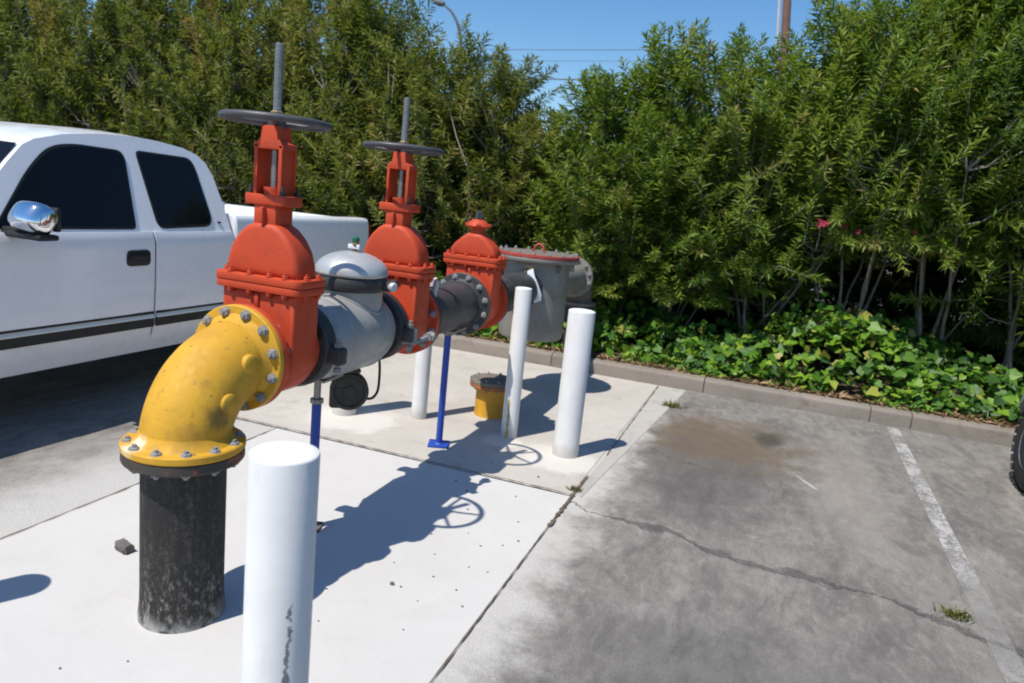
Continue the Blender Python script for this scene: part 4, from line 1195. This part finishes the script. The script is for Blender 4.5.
lab_G = ['bright green oleander shrub just right of the sky gap', 'bright green oleander shrub second right of the sky gap', 'bright green oleander shrub in front of the utility pole', 'tall green oleander shrub behind the parking stall',
         'tall green oleander shrub with bare grey trunks above the ivy', 'green oleander shrub with low hanging leaves near the silver car', 'green oleander shrub behind the nose of the silver car', 'green oleander shrub at the far right end of the hedge']
iO = iG = 0
for (x, y, h, kd, pi) in row:
    if kd == 'O': shrub(protoO[pi], x, y, h, lab_O[iO], G_, random.uniform(0, 6.28), 1.0); iO += 1
    else: shrub(protoG[pi], x, y, h, lab_G[iG], G_, random.uniform(0, 6.28), 1.0); iG += 1
xb = -13.5; nb = 0
while xb < 6.5:
    hb = 3.0 + random.uniform(-.25, .25)
    if xb < -4.5: hb += .3
    if -4.6 < xb < -1.6: hb = 2.1
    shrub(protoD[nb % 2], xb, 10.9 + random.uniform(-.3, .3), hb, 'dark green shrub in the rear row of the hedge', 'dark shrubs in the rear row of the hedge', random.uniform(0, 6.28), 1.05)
    xb += 1.25; nb += 1

# red blossom sprays low in the right-hand hedge
def blossom(x, y, z, n, label):
    t = empty('blossom_spray', (x, y, z), label, 'flowers', 'red blossoms in the hedge')
    for i in range(n):
        c0 = rng.normal(0, (.06, .03, .02)); b_ = []; d_ = []; u_ = []
        for p in range(5):
            a = p * 2 * PI / 5 + rng.uniform(0, 1)
            b_.append(c0); d_.append((math.cos(a), -.5 + rng.normal(0, .2), math.sin(a))); u_.append((0, -1, .3))
        me = leaves_mesh('flower', np.array(b_), np.array(d_, float), np.array(u_, float), np.full(5, .034), np.full(5, .030), rng.uniform(0, 1, 5), M['petal'], .1, .1)
        link_mesh('flower', me, t)
    k = MB(); k.tube([(0, .02, -.25), (.01, .02, -.12), (0, .01, 0)], [.006, .005, .003], 6); k.build('stalk', M['bark'], t)
blossom(.42, 7.55, 1.69, 4, 'bright red blossom spray low in the green hedge')
blossom(.66, 7.85, 1.66, 4, 'red blossom spray just right of the brightest one')
blossom(1.24, 7.8, 1.69, 3, 'small red blossom spray above the bare grey trunks')

# ivy ground cover
def ivy_h(x, y):
    f = np.clip((y - 7.16) / .55, 0, 1)
    h = .15 + .26 * f + .12 * np.sin(x * 1.7) * f + .10 * np.sin(x * 4.1 + y * 3) * f
    h += .45 * np.exp(-((x + 1.75) / .55) ** 2) * np.clip((y - 7.4) / .8, 0, 1) * 1.2
    h += .12 * np.exp(-((x - 1.2) / .6) ** 2) * f + .12 * np.exp(-((x - .5) / .9) ** 2) * np.clip((y - 7.5) / .5, 0, 1)
    return h
N = 10000
xs = rng.uniform(-6.5, 4.2, N); ys_ = 7.14 + 1.75 * rng.uniform(0, 1, N) ** 1.5
edge = 7.235 + .07 * np.sin(xs * 3.1) + .07 * np.sin(xs * 7.3 + 1); ok = ys_ > edge
xs = xs[ok]; ys_ = ys_[ok]; N = len(xs)
zs = ivy_h(xs, ys_) + rng.normal(-.03, .085, N); zs = np.maximum(zs, .15)
base = np.stack([xs, ys_, zs], 1)
dirs = np.stack([rng.normal(0, .7, N), rng.normal(-.55, .6, N), rng.normal(-.12, .35, N)], 1)
ups = np.stack([rng.normal(-.1, .5, N), rng.normal(-.6, .5, N), np.full(N, .75)], 1)
var = np.clip(rng.normal(.46, .27, N) + .10 * np.sin(xs * 2.2), 0, 1)
me = leaves_mesh('ivy', base, dirs, ups, rng.uniform(.05, .12, N), rng.uniform(.045, .11, N), var, M['ivy'], .14, .15, 'ivy')
tag(link_mesh('ivy_ground_cover', me), 'glossy green ivy covering the planting bed behind the kerb', 'ivy', kind='stuff')
# dead leaves along the kerb
N = 2600
xs = rng.uniform(-4.5, 4, N); ys_ = 7.085 + np.abs(rng.normal(0, .11, N))
zs = .125 + rng.uniform(0, .02, N) + np.where(ys_ < 7.1, .008, 0)
dirs = np.stack([rng.normal(0, 1, N), rng.normal(0, 1, N), rng.normal(.1, .25, N)], 1)
me = leaves_mesh('dead_leaves', np.stack([xs, ys_, zs], 1), dirs, np.tile([0.05, 0, 1.0], (N, 1)) + rng.normal(0, .3, (N, 3)), rng.uniform(.04, .11, N), rng.uniform(.012, .035, N), rng.uniform(0, 1, N), M['dead'], .2, .1)
tag(link_mesh('dead_leaves', me), 'dry brown fallen leaves along the back of the kerb', 'leaf litter', kind='stuff')
# weed tufts
def tuft(x, y, n, s_, label, z=.0):
    b_ = np.stack([rng.normal(0, s_ * .5, n), rng.normal(0, s_ * .35, n), np.zeros(n)], 1)
    d_ = np.stack([rng.normal(0, .6, n), rng.normal(0, .6, n), rng.uniform(.4, 1, n)], 1)
    me = leaves_mesh('blades', b_, d_, rng.normal(0, 1, (n, 3)), rng.uniform(.5, 1.1, n) * s_, np.full(n, .006), rng.uniform(0, 1, n), M['grass'], .1, .3)
    tag(link_mesh('weed_tuft', me, None, (x, y, z)), label, 'weed', 'weed tufts in the cracks')
tuft(1.02, 3.45, 60, .055, 'green weed tuft in the crack beside the parking line')
tuft(-.575, 6.2, 90, .07, 'yellowish weed tuft at the far corner of the concrete strip')
tuft(-.835, 3.88, 70, .035, 'dry weed tuft in the joint at the corner of the pale slab', .006)

# ------------------------------------------------------------------ beyond the hedge
def pole(x, y, h, r, label, mat, arms=True):
    t = empty('utility_pole', (x, y, 0), label, 'pole', 'utility poles')
    k = MB(); k.lathe([(r * 1.15, -.2), (r, h * .5), (r * .8, h)], n=16); k.build('shaft', mat, t)
    k = MB(); k.box((0, .15, h - .6), (2.0, .1, .12), .01); k.build('crossarm', M['wood'], t)
    k = MB(); k.box((0, .15, 6.75), (.5, .08, .1), .01); k.build('crossarm', M['wood'], t)
    t.rotation_euler = (0, -.105, 0)
pole(.22, 25, 10.5, .14, 'brown wooden utility pole rising above the green shrubs', M['wood'])
pole(-26.2, 25.5, 10.5, .14, 'brown wooden utility pole hidden behind the left part of the hedge', M['wood'])
k = MB(); k.lathe([(.055, -.1), (.05, 6), (.045, 10.5)], n=12); k.lathe([(.06, 10.5), (.05, 10.56), (.01, 10.58)], n=12)
tag(k.build('metal_post', M['galv'], None, 40, (.0, 24.8, 0)), 'thin pale metal post beside the brown utility pole', 'post').rotation_euler = (0, -.105, 0)
for (z0, z1, sag, r, lab) in ((6.75, 6.9, .25, .010, 'topmost thin wire crossing the sky gap'), (6.35, 6.55, .25, .008, 'thin wire second from the top in the sky gap'), (5.75, 5.95, .2, .022, 'thick cable in the middle of the sky gap'), (4.6, 4.85, .15, .028, 'thick cable low in the sky gap'), (4.3, 4.5, .15, .016, 'lowest thin cable in the sky gap')):
    k = MB(); pts = [(-27 + 26.4 * t, 25.2 - .2 * t, z0 + (z1 - z0) * t - sag * 4 * t * (1 - t) + sag * .8) for t in [i / 30 for i in range(31)]]
    k.tube(pts, r, 6); tag(k.build('utility_wire', M['darkpole'], None, 60), lab, 'wire', 'wires between the utility poles')
# street lamp
t = empty('street_lamp', (-13.75, 30, 0), 'tall grey street lamp with curved arm rising over the left hedge', 'street lamp')
k = MB(); k.tube(spline([(0, 0, -.1), (0, 0, 4), (-.02, 0, 7.6), (-.18, 0, 8.6), (-.55, 0, 9.25), (-1.0, 0, 9.6)], 6), [.10 - .06 * i / 30 for i in range(31)], 10); k.build('lamp_post', M['darkpole'], t)
k = MB(); k.lathe([(.02, -.30), (.10, -.22), (.14, 0), (.10, .22), (.03, .28)], (-1.2, 0, 9.66), (1, 0, -.25), 12); k.build('lamp_head', M['darkpole'], t)
# pale house far behind the gap
t = empty('house', (-8.5, 34, 0), 'low white house glimpsed through the gap in the hedge', 'house')
k = MB(); k.box((0, 0, 1.35), (12, 6, 2.7), .01); k.build('wall', M['wall_white'], t)
k = MB(); k.prism([(-3.5, 2.72), (3.5, 2.72), (0, 4.1)], -6.4, 6.4, lambda u, v, w: (w, u, v)); k.build('roof', M['roof'], t)
for xx in (-4, -1, 2, 4.4):
    k = MB(); k.box((xx, -3.01, 1.6), (1.2, .08, 1.1), .01); fr = k.build('window', M['white_plastic'], t)
    k = MB(); k.box((xx, -3.04, 1.6), (1.04, .06, .94), .005); k.build('pane', M['glass'], fr)

# ------------------------------------------------------------------ camera, light, world
cam = bpy.data.cameras.new('Camera'); co = bpy.data.objects.new('Camera', cam); COL.objects.link(co)
Rv = Vector((0.93659301, 0.33587661, 0.09990209)); Uv = Vector((-0.15633631, 0.14536382, 0.97694847)); Fv = Vector((-0.313612, 0.93062144, -0.18865645))
mw = Matrix(((Rv.x, Uv.x, -Fv.x, 0), (Rv.y, Uv.y, -Fv.y, 0), (Rv.z, Uv.z, -Fv.z, 1.59634), (0, 0, 0, 1)))
co.matrix_world = mw
cam.sensor_width = 36; cam.lens = 722.06 * 36 / 1024; cam.clip_start = .05; cam.clip_end = 2000
cam.dof.use_dof = True; cam.dof.focus_distance = 3.3; cam.dof.aperture_fstop = 2.8
SC.camera = co
sd = Vector((-.222, -.423, .878)).normalized()
sun = bpy.data.lights.new('Sun', 'SUN'); sun.energy = 4.5; sun.angle = math.radians(.53); sun.color = (1.0, .945, .855)
so = bpy.data.objects.new('Sun', sun); COL.objects.link(so); so.rotation_mode = 'QUATERNION'
so.rotation_quaternion = Vector((0, 0, 1)).rotation_difference(sd); so.location = (-5, -10, 20)
w = bpy.data.worlds.new('World'); SC.world = w; w.use_nodes = True
nt = w.node_tree; nt.nodes.clear()
sky = nt.nodes.new('ShaderNodeTexSky'); sky.sky_type = 'NISHITA'; sky.sun_disc = False
sky.sun_elevation = math.asin(sd.z); sky.sun_rotation = math.atan2(sd.x, sd.y) % (2 * PI)
sky.air_density = 1.0; sky.dust_density = .3; sky.ozone_density = 2.0
bg = nt.nodes.new('ShaderNodeBackground'); bg.inputs[1].default_value = .125
wo = nt.nodes.new('ShaderNodeOutputWorld')
hs = nt.nodes.new('ShaderNodeHueSaturation'); hs.inputs['Saturation'].default_value = 1.28
nt.links.new(sky.outputs[0], hs.inputs['Color']); nt.links.new(hs.outputs[0], bg.inputs[0]); nt.links.new(bg.outputs[0], wo.inputs[0])
SC.view_settings.view_transform = 'Standard'; SC.view_settings.look = 'None'
SC.view_settings.exposure = .24; SC.view_settings.gamma = 1
SC.view_settings.use_curve_mapping = False
try:
    SC.cycles.filter_width = 1.9
    SC.cycles.max_bounces = 6; SC.cycles.transparent_max_bounces = 8
except Exception: pass
